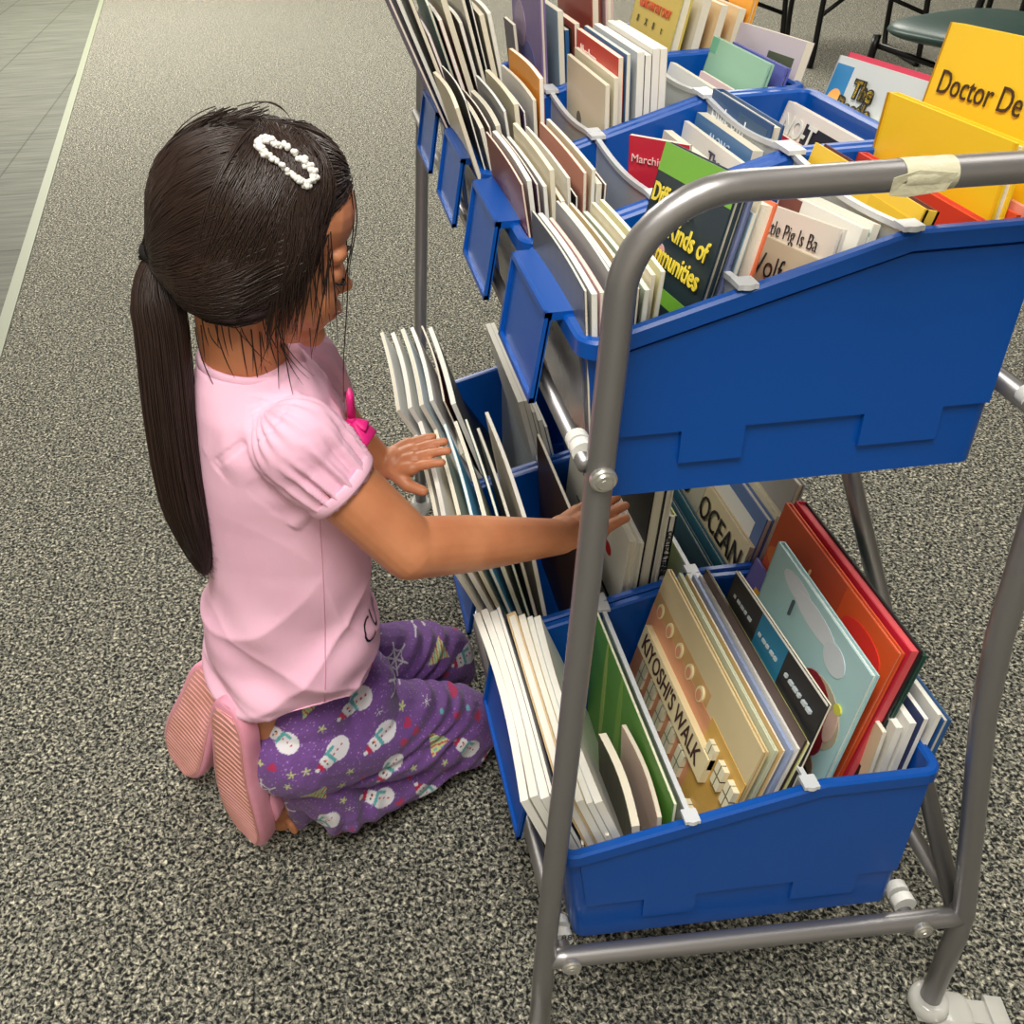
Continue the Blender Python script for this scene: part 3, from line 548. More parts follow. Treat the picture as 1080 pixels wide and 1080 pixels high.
book(T,.257,.235,.008,C_(222,214,186),'cream hardcover behind the blue-bordered book, middle lower tub',px=(813,545),near=True,yl=.01,name='picture_book')
book(T,.267,.235,.009,C_(166,164,164),'grey hardcover at the back of middle lower tub',px=(833,512),near=True,yl=.01,name='picture_book')
bay(None)
# --- lower farthest tub
T=TL[2]
stack(T,'front bay stack',[S('white',C_(232,234,234),.007),S('white',WH,.008),S('pale blue-white',C_(210,220,226),.008),S('white',C_(236,236,234),.007),S('dark red-brown',C_(70,24,20),.004),S('black',C_(20,18,18),.010)],.050,.0012,.225,-27,-18,.262,hj=.008)
book(T,.105,.235,.006,C_(14,14,16),'large glossy black folder leaning forward in farthest lower tub',px=(458,388),yl=.012,name='folder',cat='folder',hard=False)
bay(-13)
for k,(cn,c,t,p) in enumerate((('white',C_(226,224,216),.007,(512,342)),('cream',C_(206,200,180),.006,(517,341)),('olive-edged',C_(120,116,70),.004,(523,352)),('grey',C_(150,150,148),.006,(528,360)),('black-edged',C_(30,28,28),.004,(534,366)))):
    book(T,.135+.009*k,.225,t,c,'%s booklet, %s of five in middle bay of farthest lower tub'%(cn,ORDW[k] if k else 'foremost'),px=p,yl=.02,hard=False,name='booklet',pages=PAGEW)
#GIRL
# ------------------------------------------------------------------ kneeling girl
def skin_mat(name,c1,c2):
    m=bpy.data.materials.new(name); n,l=nodes(m); b=n['Principled BSDF']; b.inputs['Roughness'].default_value=.48
    b.inputs['Subsurface Weight'].default_value=.25; b.inputs['Subsurface Radius'].default_value=(.012,.005,.003); b.inputs['Subsurface Scale'].default_value=.6
    tc=n.new('ShaderNodeTexCoord'); t=n.new('ShaderNodeTexNoise'); t.inputs['Scale'].default_value=26; t.inputs['Detail'].default_value=5
    l.new(tc.outputs['Object'],t.inputs['Vector']); r=n.new('ShaderNodeValToRGB'); e=r.color_ramp.elements
    e[0].position=.35;e[0].color=s2l(*c1)+(1,);e[1].position=.7;e[1].color=s2l(*c2)+(1,)
    l.new(t.outputs['Fac'],r.inputs['Fac']); l.new(r.outputs['Color'],b.inputs['Base Color'])
    t2=n.new('ShaderNodeTexNoise'); t2.inputs['Scale'].default_value=600; l.new(tc.outputs['Object'],t2.inputs['Vector'])
    bp=n.new('ShaderNodeBump'); bp.inputs['Strength'].default_value=.08; bp.inputs['Distance'].default_value=.001; l.new(t2.outputs['Fac'],bp.inputs['Height']); l.new(bp.outputs['Normal'],b.inputs['Normal'])
    return m
SKIN=skin_mat('skin',(190,122,84),(206,138,98))
PINKC=mat('pink_jersey',s2l(238,186,212),.85,spec=.2,bump=(900,.12),var=(14,s2l(242,194,217)))
PINKS=mat('pink_foam',s2l(240,164,190),.5,bump=(500,.08),var=(30,s2l(230,150,172)))
SOLE=mat('pink_sole_worn',s2l(228,164,162),.6,bump=(300,.2),var=(24,s2l(206,146,134)))
MAG=mat('magenta_ribbon',s2l(226,40,132),.5,spec=.3)
HAIR=mat('black_brown_hair',s2l(30,20,17),.5,spec=.4)
HAIR2=mat('black_brown_hair_strand',s2l(46,31,26),.38,spec=.5)
G=empty('person',tuple(at(330,800,2,0)),label='kneeling young girl in pink top and purple snowman pants reaching into the lower tubs',cat='person')
def gl(name,me,mats,smooth=True):
    o=link(name,me,mats,G,smooth); o.matrix_parent_inverse=Matrix.Translation(-Vector(G.location)); return o
def gb(name,bm,mats,smooth=True,autos=None):
    me=bpy.data.meshes.new(name); bmesh.ops.recalc_face_normals(bm,faces=bm.faces); bm.to_mesh(me); bm.free(); o=gl(name,me,mats,smooth)
    if autos: me.set_sharp_from_angle(angle=R(autos))
    return o
V=Vector
YM=.30
# --- joints (found on upright planes through the body)
neckb=V((-.228,.302,.618)); headc=V((-.203,.300,.738))
shR=at(308,463,1,.236); shL=shR+V((.004,.132,0))
elR=at(432,578,1,.205); wrR=at(590,566,1,.262)
elL=V((-.13,.425,.44)); wrL=at(405,491,1,.415)
pelv=V((-.212,.30,.178)); 
kneR=at(490,768,2,FZ+.050); kneL=kneR+V((-.012,.115,0))
hipR=V((-.215,.262,.165)); hipL=V((-.215,.348,.165))
anR=V((-.222,.268,.055)); anL=V((-.255,.360,.05))
heR=at(243,733,1,.238); toR=at(274,866,2,FZ+.020)
# --- body
bm=bmesh.new()
hr=Matrix.Rotation(R(14),3,'Y')     # head nods forward
H=lambda x,y,z: headc+hr@V((x,y,z))
def he(x,y,z,rx,ry,rz,rot=0): ellip(bm,H(x,y,z),(rx,ry,rz),hr@Matrix.Rotation(R(rot),3,'Y'))
he(-.012,0,.016,.076,.066,.074)          # skull
he(.038,0,-.024,.037,.052,.060)            # face
he(.034,0,-.066,.035,.040,.028); he(.050,0,-.050,.026,.034,.036)          # jaw
he(.058,0,-.086,.0140,.016,.012)          # chin
for s in(-1,1):
    he(.044,s*.028,-.040,.029,.024,.028)   # cheeks
    he(-.010,s*.060,-.022,.013,.006,.02)   # ears
    he(.062,s*.024,.006,.011,.019,.010,-8)     # brow
    he(.0635,s*.026,-.013,.0095,.014,.010)  # lids
he(.042,0,.030,.034,.052,.040)           # forehead
capsule(bm,H(.066,0,-.008),H(.076,0,-.030),.005,.0072)   # nose bridge
he(.0800,0,-.033,.0072,.0085,.0065)        # nose tip
for s in(-1,1): he(.0745,s*.0065,-.035,.006,.0055,.0052)
he(.0725,0,-.0545,.0085,.0145,.0048)         # upper lip
he(.0700,0,-.0635,.0085,.0125,.0052)        # lower lip
capsule(bm,headc+V((-.028,0,-.035)),neckb+V((0,0,-.03)),.040,.041)
capsule(bm,neckb+V((-.003,-.0,-.025)),shR+V((-.012,.02,.004)),.030,.028); capsule(bm,neckb+V((-.003,0,-.025)),shL+V((-.012,-.02,.004)),.030,.028)
ellip(bm,(-.215,.302,.50),(.058,.072,.10)); ellip(bm,(-.215,.302,.36),(.055,.066,.13)); ellip(bm,(-.212,.302,.22),(.056,.073,.068))
def limb(a,b,ra,rb): capsule(bm,a,b,ra,rb,20)
limb(shR,elR,.034,.0295); limb(elR,elR.lerp(wrR,.40),.0290,.0270); limb(elR.lerp(wrR,.40),wrR,.0270,.0178)
limb(shL,elL,.030,.024); limb(elL,wrL,.024,.0165)
limb(pelv,kneR,.046,.035); limb(kneR,anR,.035,.022); limb(pelv,kneL,.046,.035); limb(kneL,anL,.035,.022)
limb(anR,heR+V((.028,0,-.005)),.022,.023); limb(heR+V((.028,0,-.01)),toR+V((.026,0,.006)),.022,.017)
# toes of the near foot
for k in range(5):
    p=toR+V((.030+.002*k,.020-.010*k,.016)); limb(p,p+V((.004,0,-.012)),.0078-.0006*k,.0066-.0005*k)
heL=at(220,712,1,.335); toL=at(190,808,2,FZ+.018)
limb(anL,heL+V((.03,.0,-.01)),.022,.021); limb(heL+V((.03,0,-.015)),toL+V((.03,.01,.01)),.02,.016)
# hands
def hand(wr,palmdir,fdir,nrm,lens,bend,thumbdir,side,spread=.16,r=.0062,L=.052,curl2=None):
    """palmdir: wrist->knuckles, side: towards index finger, nrm: back of hand"""
    pd=palmdir.normalized(); sd=side.normalized(); nr=nrm.normalized()
    kn=wr+pd*L
    capsule(bm,wr,wr+pd*.012,.0165,.0165)
    for k in range(4):
        o=(1.5-k)/1.5
        base=kn+sd*o*.0175-nr*abs(o)*.001-pd*(.003 if k in(0,3) else 0)-pd*(.003 if k==3 else 0)
        capsule(bm,wr+sd*o*.008,base,.0108,.0082)
        d=(pd*1.0+sd*o*spread).normalized(); p=base; ax=d.cross(nr)
        for j,(f,rr) in enumerate(((.42,0),(.32,1),(.26,2))):
            a=bend[j]; d=(Matrix.Rotation(R(a),3,ax)@d) 
            q=p+d*lens[k]*f; capsule(bm,p,q,r-.0005*j,r-.0005*(j+1),12); p=q
    tb=wr+pd*.012+sd*.013
    td=thumbdir.normalized(); capsule(bm,tb,tb+td*.024,.0098,.0078,12)
    capsule(bm,tb+td*.024,tb+td*.024+(td*.8+pd*.5).normalized()*.019,.0074,.0060,12)
# left hand: rests flat on the tops of the books of the middle lower tub
tipL=at(462,474,1,.400)
pdL=(tipL-wrL); nL=V((-.35,-.25,.9)); sdL=pdL.cross(nL).normalized()
if sdL.y>0: sdL=-sdL           # index finger on the camera side
nL=sdL.cross(pdL).normalized(); nL=nL if nL.z>0 else -nL
thL=(at(432,517,1,.385)-wrL)
hand(wrL,pdL+V((0,0,.006)),pdL,nL,[.035,.040,.037,.029],[-3,-8,-8],thL,sdL,spread=.07,r=.0062,L=.038)
# right hand: reaches between books of the middle tub
tipR=at(668,524,1,.325)
pdR=(tipR-wrR); nR=V((-.2,-.2,.95)); sdR=pdR.cross(nR).normalized()
if sdR.x>0: sdR=-sdR
nR=sdR.cross(pdR).normalized(); nR=nR if nR.z>0 else -nR
hand(wrR,pdR,pdR,nR,[.040,.046,.043,.034],[8,-3,-8],(pdR.normalized()*.8+sdR*.5-nR*.5),sdR,spread=.08,r=.0064,L=.050)
meB=remesh(bm,.0017,5,fac=.45); body=gl('body',meB,SKIN)
# face details
EYE=mat('dark_eye',s2l(22,14,12),.2); LIP=mat('lip',s2l(176,92,84),.4); BROW=mat('eyebrow',s2l(40,26,22),.7)
for s in(-1,1):
    b2=bmesh.new(); tube(b2,spline([H(.0695,s*.016,-.0160),H(.0745,s*.024,-.0195),H(.0735,s*.031,-.0205),H(.0655,s*.0395,-.0175)],5),[(.0008,.0013)]*16,8); gb('eyelashes',b2,EYE)
    b2=bmesh.new(); 
    for k in range(9):
        f=k/8; p=H(.0738-.007*f*f,s*(.018+.021*f),-.0195); capsule(b2,p,p+hr@V((.0042,s*.0022*f,-.0042)),.00045,.0002,6)
    gb('eyelashes',b2,EYE)
    b2=bmesh.new(); tube(b2,spline([H(.0745,s*.010,.0065),H(.0740,s*.020,.0100),H(.0700,s*.030,.0100),H(.0625,s*.040,.006)],5),[(.0012,.0016)]*16,8); gb('eyebrow',b2,BROW)
b2=bmesh.new(); tube(b2,spline([H(.0725,-.014,-.0587),H(.0800,-.006,-.0585),H(.0810,0,-.0592),H(.0800,.006,-.0585),H(.0725,.014,-.0587)],5),[(.0009,.0012)]*21,8); gb('lips',b2,LIP)
# --- shirt
bm=bmesh.new()
def loft(bm,rings,seg=48,pw=2.3):
    prev=None
    for (c,rx,ry) in rings:
        vs=[]
        for k in range(seg):
            a=2*PI*k/seg; cx,sy=math.cos(a),math.sin(a)
            vs.append(bm.verts.new(V(c)+V((math.copysign(abs(cx)**(2/pw),cx)*rx,math.copysign(abs(sy)**(2/pw),sy)*ry,0))))
        if prev:
            for k in range(seg): bm.faces.new((prev[k],prev[(k+1)%seg],vs[(k+1)%seg],vs[k]))
        else: bm.faces.new(vs[::-1])
        prev=vs
    bm.faces.new(prev)
def sil(xl,xr,yy,pl=.30):      # silhouette pair -> centre and half width
    a=at(xl,yy,1,pl); b=at(xr,yy,1,pl); return a,b
rs=[]
for (yy,xl,xr,ry,dz) in((684,212,396,.098,0),(660,211,398,.095,0),(625,216,396,.087,0),(590,216,390,.082,0),(555,212,387,.079,0),(515,207,382,.079,0),(475,205,374,.082,0),(440,203,362,.081,0),(412,203,346,.070,0),(392,204,330,.056,0),(376,208,316,.046,0)):
    a,b=sil(xl,xr,yy); c=(a+b)/2; rs.append(((c.x,.30,c.z),(b.x-a.x)/2,ry))
loft(bm,rs)
# rounded shoulders and puff sleeves
for sh,el,sg in((shR,elR,-1),(shL,elL,1)):
    d=(el-sh).normalized(); root=sh+V((-.014,-sg*.030,-.002))
    capsule(bm,root,sh,.038,.038); ellip(bm,sh+d*.008+V((0,sg*.004,.004)),(.043,.040,.043)); ellip(bm,sh+d*.026,(.042,.040,.040)); capsule(bm,sh+d*.034,sh+d*.052,.040,.0365,24)
meS=remesh(bm,.0024,10)
co=vco(meS); no=vno(meS)
def axis_coords(co,a,b):
    a=np.array(a);d=np.array(b)-a;L=np.linalg.norm(d);d=d/L; r=co-a; t=r@d; pr=r-np.outer(t,d)
    u=np.cross(d,[0,0,1.]);u/=np.linalg.norm(u); w=np.cross(d,u); return t,np.arctan2(pr@w,pr@u),np.linalg.norm(pr,axis=1)
disp=np.zeros(len(co))
for sh,el in((shR,elR),(shL,elL)):
    t,ang,rd=axis_coords(co,sh,el)
    m=np.clip((t+.002)/.035,0,1)*np.clip((.070-t)/.012,0,1)*(rd<.062)
    ph=rng.rand()*6
    disp+=m*(.0032*np.sin(ang*15+ph+np.sin(ang*3)*1.4)+.0014*np.sin(ang*27+2*ph))
    m2=np.clip(1-np.abs(t+.028)/.03,0,1)*(rd<.07)
    disp+=m2*.0016*np.sin(ang*19)
    m3=(np.abs(t+.034-.006*np.cos(ang))<.004)&(rd<.064)&(rd>.03); disp-=m3*.0012
# body folds: soft diagonal drags, stronger near waist
x,y,z=co[:,0],co[:,1],co[:,2]
nearside=1.0
w1=np.clip((.50-z)/.15,0,1)*np.clip((z-.17)/.04,0,1)
def rid(v): return (1-np.abs(np.sin(v)))**2
f1=np.sin((z*1.0+ (x+.22)*.55)*60+2.2*np.sin(x*26)+1.3*np.sin(y*30+x*12))
f2=np.sin((z-(x+.22)*.9)*42+1.7*np.sin(z*22)+y*14)
disp+=w1*(.0034*f1*np.clip((.42-z)/.1,0,1)+.0026*f2+.0052*(rid((z-(x+.22)*.55)*34+1.2*np.sin(x*20)+y*9)-.3)*np.clip((.44-z)/.1,0,1)+.0040*(rid((z+(x+.22)*.9)*30+1.0*np.sin(z*24)+y*11)-.3))
wb=np.exp(-((z-.255)/.035)**2)*np.clip((-.20-x)/.05,0,1); disp+=wb*.0045*np.sin((z+(x)*.35)*170)
disp+=np.clip((z-.5)/.05,0,1)*.0008*np.sin((x*60+z*50))
co=co+no*disp[:,None]
setco(meS,co)
shirt=gl('shirt',meS,PINKC)
def ringband(name,c,d,r,rt,m,sc=(1,1)):
    d=V(d).normalized(); u=d.cross(V((0,0,1))).normalized(); w=d.cross(u); b2=bmesh.new(); n=48
    pts=[V(c)+u*math.cos(2*PI*k/n)*r*sc[0]+w*math.sin(2*PI*k/n)*r*sc[1] for k in range(n)]
    rr=[]
    for k,p in enumerate(pts):
        o=(p-V(c)).normalized(); t=d
        rr.append([b2.verts.new(p+o*math.cos(2*PI*j/10)*rt[0]+t*math.sin(2*PI*j/10)*rt[1]) for j in range(10)])
    for k in range(n):
        for j in range(10): b2.faces.new((rr[k][j],rr[k][(j+1)%10],rr[(k+1)%n][(j+1)%10],rr[(k+1)%n][j]))
    return gb(name,b2,m)
for sh,el in((shR,elR),(shL,elL)):
    d=(el-sh).normalized(); ringband('sleeve_cuff',sh+d*.060,d,.0362,(.0024,.0062),PINKC)
ringband('neckband',neckb+V((.004,0,.000)),V((.12,0,1)),.0470,(.0028,.0055),PINKC,(.98,1.0))
# side seam and printed word
bv=BVHTree.FromPolygons([tuple(v) for v in co],[tuple(p.vertices) for p in meS.polygons])
def project(me,org,U,Vv,dirn,off=.0007):
    miss=[]
    for v in me.vertices:
        p=org+U*v.co.x+Vv*v.co.y; h=bv.ray_cast(p-dirn*.12,dirn,.5)
        if h[0] is not None: v.co=h[0]-dirn*(off+max(0,v.co.z)*.3)+h[1]*.0003
        else: v.co=p; miss.append(v.index)
    q=bmesh.new(); q.from_mesh(me); q.verts.ensure_lookup_table(); bmesh.ops.delete(q,geom=[q.verts[i] for i in miss],context='VERTS'); q.to_mesh(me); q.free()
b2=bmesh.new(); pts=[]
for k in range(30):
    t=k/29; p=at(337+ (8 if k<14 else 0)*0+6*math.sin(t*2),548+ (740-548)*t,1,.3); h=bv.ray_cast(CP,(p-CP).normalized(),3)
    if h[0] is not None: pts.append(h[0]+h[1]*.0002)
tube(b2,pts,.0006,6); gb('side_seam',b2,mat('seam_thread',s2l(216,160,184),.9))
tm=textmesh('CUTE',.034,.0003,bold=-.0004); 
b3=bmesh.new(); b3.from_mesh(tm); bmesh.ops.triangulate(b3,faces=b3.faces); bmesh.ops.subdivide_edges(b3,edges=b3.edges,cuts=2); b3.to_mesh(tm); b3.free()
dirn=V((-.80,.60,0)).normalized(); Ut=V((.60,.80,.06)).normalized(); Vt=V((0,0,1))
o0=at(372,678,1,.245)
project(tm,o0,Ut,Vt,dirn); gl('shirt_print',tm,cm(24,20,26),False)
# magenta bow on the chest
bw=at(371,443,1,.285); b2=bmesh.new()
def petal(b,c,dirn,L,W,th):
    c=V(c); d=V(dirn).normalized(); s=d.cross(V((.5,-.8,.3))).normalized(); n=d.cross(s)
    tube(b,[c+d*L*f for f in(0,.3,.7,.95,1)],[(th,W*.25),(th*1.2,W*.6),(th*1.1,W),(th,W*1.05),(th*.5,W)],12)
petal(b2,bw,(-.02,-.1,1),.032,.0085,.0035); petal(b2,bw,(.62,-.3,-.62),.026,.0135,.0035); petal(b2,bw,(-.5,-.2,-.5),.012,.009,.003); ellip(b2,bw,(.005,.005,.0055)); petal(b2,bw,(.75,-.25,-.3),.016,.008,.003)
gb('bow',b2,MAG)
# --- pants
bm=bmesh.new()
ellip(bm,(-.212,.302,.194),(.073,.092,.092))
capsule(bm,hipR,kneR+V((0,0,.008)),.066,.046,24); capsule(bm,hipL,kneL+V((0,0,.008)),.066,.046,24)
capsule(bm,kneR+V((-.004,0,.0)),anR+V((.048,-.004,-.012)),.046,.034,24); capsule(bm,kneL,anL+V((.04,0,0)),.046,.034,24)
# flared hem of the near leg falling to the carpet
hem0=at(312,805,1,.236); hem1=at(318,862,2,FZ+.012)
capsule(bm,anR+V((.045,-.006,.004)),hem0,.036,.027,24)
tube(bm,[hem0+V((-.004,0,.012)),hem0.lerp(hem1,.5),hem1],[(.028,.030),(.020,.026),(.012,.018)],20)
capsule(bm,hem0+V((-.012,.0,.03)),at(292,800,1,.24),.020,.012)
ellip(bm,(-.162,.306,.165),(.066,.068,.070))
meP=remesh(bm,.00145,12)
co=vco(meP); no=vno(meP); x,y,z=co.T.astype(float)
fold=.0022*np.sin((x*.8+z*1.4)*70+2*np.sin(x*30)+y*22)*np.clip((x+.2)/.1,.25,1)
fk=np.exp(-((x-kneR.x+.035)/.045)**2)*.0028*np.sin((z*1.6-x*.7+y*.5)*150+2*np.sin(z*60))
fh=np.exp(-((x-anR.x-.05)/.05)**2)*np.clip((.13-z)/.06,0,1)*.003*np.sin((x*1.3+z*.3)*190+1.5*np.sin(z*70))
crease=-.006*np.exp(-((z-(.105+.25*(x+.12)*-.35))/.006)**2)*np.clip((x+.19)/.05,0,1)*np.clip((-.02-x)/.05,0,1)*(y<.33)
co=co+no*((fold+fk+fh+crease)[:,None]); co[:,2]=np.maximum(co[:,2],.001); setco(meP,co)
# printed pattern: winter motifs on purple
x,y,z=co.T.astype(float); U=x.copy(); Vv=z*.87+y*.50
N=len(U); col=np.tile(np.array(s2l(112,74,142)),(N,1)); sp=rng.rand(N); 
col*= (1+.22*(sp>.86))[:,None]; col+= (np.array(s2l(190,160,210))*.5)[None]*(sp>.975)[:,None]
pts=[]; tries=0
umin,umax,vmin,vmax=U.min(),U.max(),Vv.min(),Vv.max()
big=[]
while tries<6000:
    tries+=1; u,v=rng.uniform(umin,umax),rng.uniform(vmin,vmax); r=.0225 if len(big)<60 and tries<1500 else .0075
    if all((u-a)**2+(v-b)**2>(r+c)**2*1.02 for a,b,c in pts): pts.append((u,v,r)); 
    if r>.01: big=[p for p in pts if p[2]>.01]
WHc=np.array(s2l(226,224,232)); RD=np.array(s2l(186,36,80)); TE=np.array(s2l(96,170,176)); YG=np.array(s2l(196,204,140)); PK=np.array(s2l(176,50,96)); BK=np.array(s2l(40,30,50))
def setm(m,c): col[m]=c
for i,(a,b,r) in enumerate(pts):
    du,dv=U-a,Vv-b; near=(np.abs(du)<r*1.15)&(np.abs(dv)<r*1.15)
    idx=np.where(near)[0]
    if len(idx)==0: continue
    th=rng.uniform(-1.2,1.2)+(PI/2 if r>.01 else 0); c,s=math.cos(th),math.sin(th); p=(du[idx]*c+dv[idx]*s)/r; q=(-du[idx]*s+dv[idx]*c)/r
    def sm(m,cc): col[idx[m]]=cc
    if r>.01:
        k=i%4
        if k in(0,1):   # snowman
            sm((p**2+((q+.35)/1.05)**2)<.30,WHc); sm((p**2+(q-.34)**2)<.12,WHc)
            sm((np.abs(q-.07)<.085)&(np.abs(p)<.36),TE); sm((np.abs(p-.3)<.08)&(q<.07)&(q>-.35),TE)
            sm((p**2*1.2+(q-.66)**2<.055)&(q>.52),RD); sm((np.abs(q-.56)<.05)&(np.abs(p)<.3),WHc*.9); sm((p**2+(q-.92)**2)<.012,WHc)
            for e in(-.1,.1): sm((p-e)**2+(q-.38)**2<.0028,BK)
            sm((np.abs(q-.31)<.03)&(p>0)&(p<.16),np.array(s2l(236,130,60)))
            for e in(-.1,-.35,-.6): sm(p**2+(q-e)**2<.003,RD)
        elif k==2:      # snowflake
            rr=np.hypot(p,q); an=np.arctan2(q,p)
            for j in range(3):
                d=np.abs(p*math.sin(j*PI/3)-q*math.cos(j*PI/3)); sm((d<.045)&(rr<.8),WHc*.85)
            am=np.abs(((an+PI/6)%(PI/3))-PI/6); sm((np.abs(rr*np.cos(am)-.5+rr*np.sin(am))<.045)&(rr<.7)&(rr>.3),WHc*.85)
        else:           # striped tree / heart
            m=(q>-.6)&(q<.7)&(np.abs(p)<(.7-q)*.45); sm(m,YG); sm(m&(np.abs(np.sin(q*9+p*4))<.3),RD); sm(m&(np.abs(np.cos(q*9+p*4))<.25),TE)
    else:
        k=i%4
        if k==0: m=((p**2+(q-.0)**2)**1-.5)**3*8-p**2*q**3*8<0; sm(((p**2+q**2-.35)**3-p**2*q**3*.9)<0,PK)
        elif k==1:
            an=np.arctan2(q,p); rr=np.hypot(p,q); sm(rr<.38+.26*np.cos(5*an),YG)
        elif k==2:
            rr=np.hypot(p,q); an=np.arctan2(q,p); sm((rr<.75)&(np.abs(np.sin(an*3))*rr<.10),WHc*.8)
        else: sm(np.hypot(p,q)<.33,RD if i%8<4 else TE)
ca=meP.color_attributes.new('print','FLOAT_COLOR','POINT'); ca.data.foreach_set('color',np.hstack([col,np.ones((N,1))]).astype(np.float32).ravel())
PM=bpy.data.materials.new('snowman_print'); n,l=nodes(PM); b=n['Principled BSDF']; b.inputs['Roughness'].default_value=.8; b.inputs['Specular IOR Level'].default_value=.25; a_=n.new('ShaderNodeVertexColor'); a_.layer_name='print'; l.new(a_.outputs[0],b.inputs['Base Color'])
b.inputs['Sheen Weight'].default_value=.15
gl('pants',meP,PM)
# --- slippers
def slipper(heel,toe,nrm,name='slipper',wd=.036):
    Lv=(heel-toe); L=Lv.length+.012; Y=Lv.normalized(); Nn=(nrm-Y*nrm.dot(Y)).normalized(); X=Y.cross(Nn).normalized()
    o=toe-Y*.006
    def prof(t): # half width along the sole, t: toe 0 -> heel 1
        return wd*(1.0*math.sqrt(max(0,1-((t-.30)/.305)**2)) if t<.30 else (1-.22*math.sin(PI*min(1,(t-.30)/.5)*.5)**2)*(1 if t<.82 else math.sqrt(max(0,1-((t-.82)/.185)**2))))
    n=40; b2=bmesh.new()
    def loop(off,h):
        pts=[]
        for s in(1,-1):
            rg=range(n+1) if s==1 else range(n-1,0,-1)
            for k in rg:
                t=.5-.5*math.cos(PI*k/n); w=max(.0005,prof(t)-off*1.0); bend=.010*(t-.45)**2*4-.004
                yy=t*L; yy=min(max(yy,off),L-off)
                pts.append(o+Y*yy+X*(s*w+.003*math.sin(t*3))+Nn*(h-bend))
        return pts
    rings=[[b2.verts.new(p) for p in loop(of,h)] for of,h in((.0,-.016),(-.0015,-.008),(-.0015,.000),(0,.004),(.003,.0055))]
    m=len(rings[0])
    for a,c in zip(rings,rings[1:]):
        for k in range(m): b2.faces.new((a[k],a[(k+1)%m],c[(k+1)%m],c[k]))
    for rg in(rings[0],rings[-1]):
        for k in range(1,n):
            b2.faces.new((rg[k],rg[k+1],rg[m-k-1] if k+1<n else rg[n+0],rg[m-k])) if k+1<n else b2.faces.new((rg[k],rg[k+1],rg[m-k]))
        b2.faces.new((rg[0],rg[1],rg[m-1]))
    e=gb(name,b2,PINKS,autos=50)
    # ribbed tread
    b2=bmesh.new(); nr=27
    for k in range(nr):
        t=.06+.88*k/(nr-1); w=prof(t)-.007; bend=.010*(t-.45)**2*4-.004
        if w<.006: continue
        pts=[o+Y*(t*L+.0022*math.sin(PI*(j/8)))+X*((j/4-1)*w+.003*math.sin(t*3))+Nn*(.0062-bend) for j in range(9)]
        tube(b2,pts,[(.0015,.0013)]*9,6)
    q=obj('tread',b2,SOLE,e,smooth=True)
    b2=bmesh.new(); vs=[]
    for s in(1,-1):
        rg=range(n+1) if s==1 else range(n-1,0,-1)
        for k in rg:
            t=.03+.94*k/n; w=max(.0005,prof(t)-.0045); bend=.010*(t-.45)**2*4-.004
            vs.append((t,s,w,bend))
    r0=[b2.verts.new(o+Y*(t*L)+X*(s*w+.003*math.sin(t*3))+Nn*(.0052-bend)) for t,s,w,bend in vs]; r1=[b2.verts.new(o+Y*(t*L)+X*(s*w+.003*math.sin(t*3))+Nn*(.0064-bend)) for t,s,w,bend in vs]
    m=len(r0)
    for k in range(m): b2.faces.new((r0[k],r0[(k+1)%m],r1[(k+1)%m],r1[k]))
    for k in range(1,n-1): b2.faces.new((r1[k],r1[k+1],r1[m-k-1],r1[m-k]))
    obj('sole_pad',b2,SOLE,e)
    # strap over the foot
    b2=bmesh.new(); pts=[]
    for k in range(15):
        a=PI*k/14; pts.append(o+Y*(.36*L)+X*math.cos(a)*(wd+.002)-Nn*(.012+math.sin(a)*.034))
    tube(b2,pts,[(.024,.0035)]*15,14); obj('strap',b2,PINKS,e,smooth=True)
    return e
slipper(heR+V((-.006,-.020,.0)),toR+V((-.012,-.020,.0)),V((-.70,-.70,.12)),wd=.035)
slipper(heL,toL,V((-.66,-.70,.18)),wd=.037)
# --- hair
b2=bmesh.new()
def hE(x,y,z,rx,ry,rz,rot=0): ellip(b2,H(x,y,z),(rx,ry,rz),hr@Matrix.Rotation(R(rot),3,'Y'),32)
hE(-.020,0,.022,.080,.075,.076); hE(-.038,0,.000,.060,.070,.068); hE(.012,0,.048,.056,.062,.050); hE(-.022,-.028,-.012,.058,.048,.060); hE(-.022,.028,-.012,.058,.048,.060)
hE(.014,-.050,.006,.030,.020,.048,12); hE(.014,.050,.006,.030,.020,.048,12)
tie=at(166,268,1,.30)
capsule(b2,H(-.060,0,-.010),tie,.052,.014,24)
meH=remesh(b2,.003,10); hv=vco(meH); hn=vno(meH)
nz=np.array([noise.noise(Vector((p[0]*90,p[1]*90,p[2]*18))) for p in hv]); hv=hv+hn*(nz*.0022)[:,None]; setco(meH,hv)
gl('hair',meH,HAIR)
bvh=BVHTree.FromPolygons([tuple(v) for v in hv],[tuple(p.vertices) for p in meH.polygons])
hc=H(-.02,0,.01)
def strands(name,paths,r=.00055,mt=None):
    cu=bpy.data.curves.new(name,'CURVE'); cu.dimensions='3D'; cu.bevel_depth=r; cu.bevel_resolution=0; cu.use_fill_caps=False
    for P in paths:
        s=cu.splines.new('POLY'); s.points.add(len(P)-1)
        for k,p in enumerate(P):
            s.points[k].co=(p[0],p[1],p[2],1); f=k/(len(P)-1); s.points[k].radius=1 if f<.7 else 1-.75*(f-.7)/.3
    o=bpy.data.objects.new(name,cu); COL.objects.link(o); dg=bpy.context.evaluated_depsgraph_get(); dg.update()
    me=bpy.data.meshes.new_from_object(o.evaluated_get(dg)); bpy.data.objects.remove(o); me.materials.clear()
    return gl(name,me,mt or HAIR2)
def dirn(az,elv): # head-local direction
    a,e=R(az),R(elv); return hr@V((math.cos(e)*math.cos(a),math.cos(e)*math.sin(a),math.sin(e)))
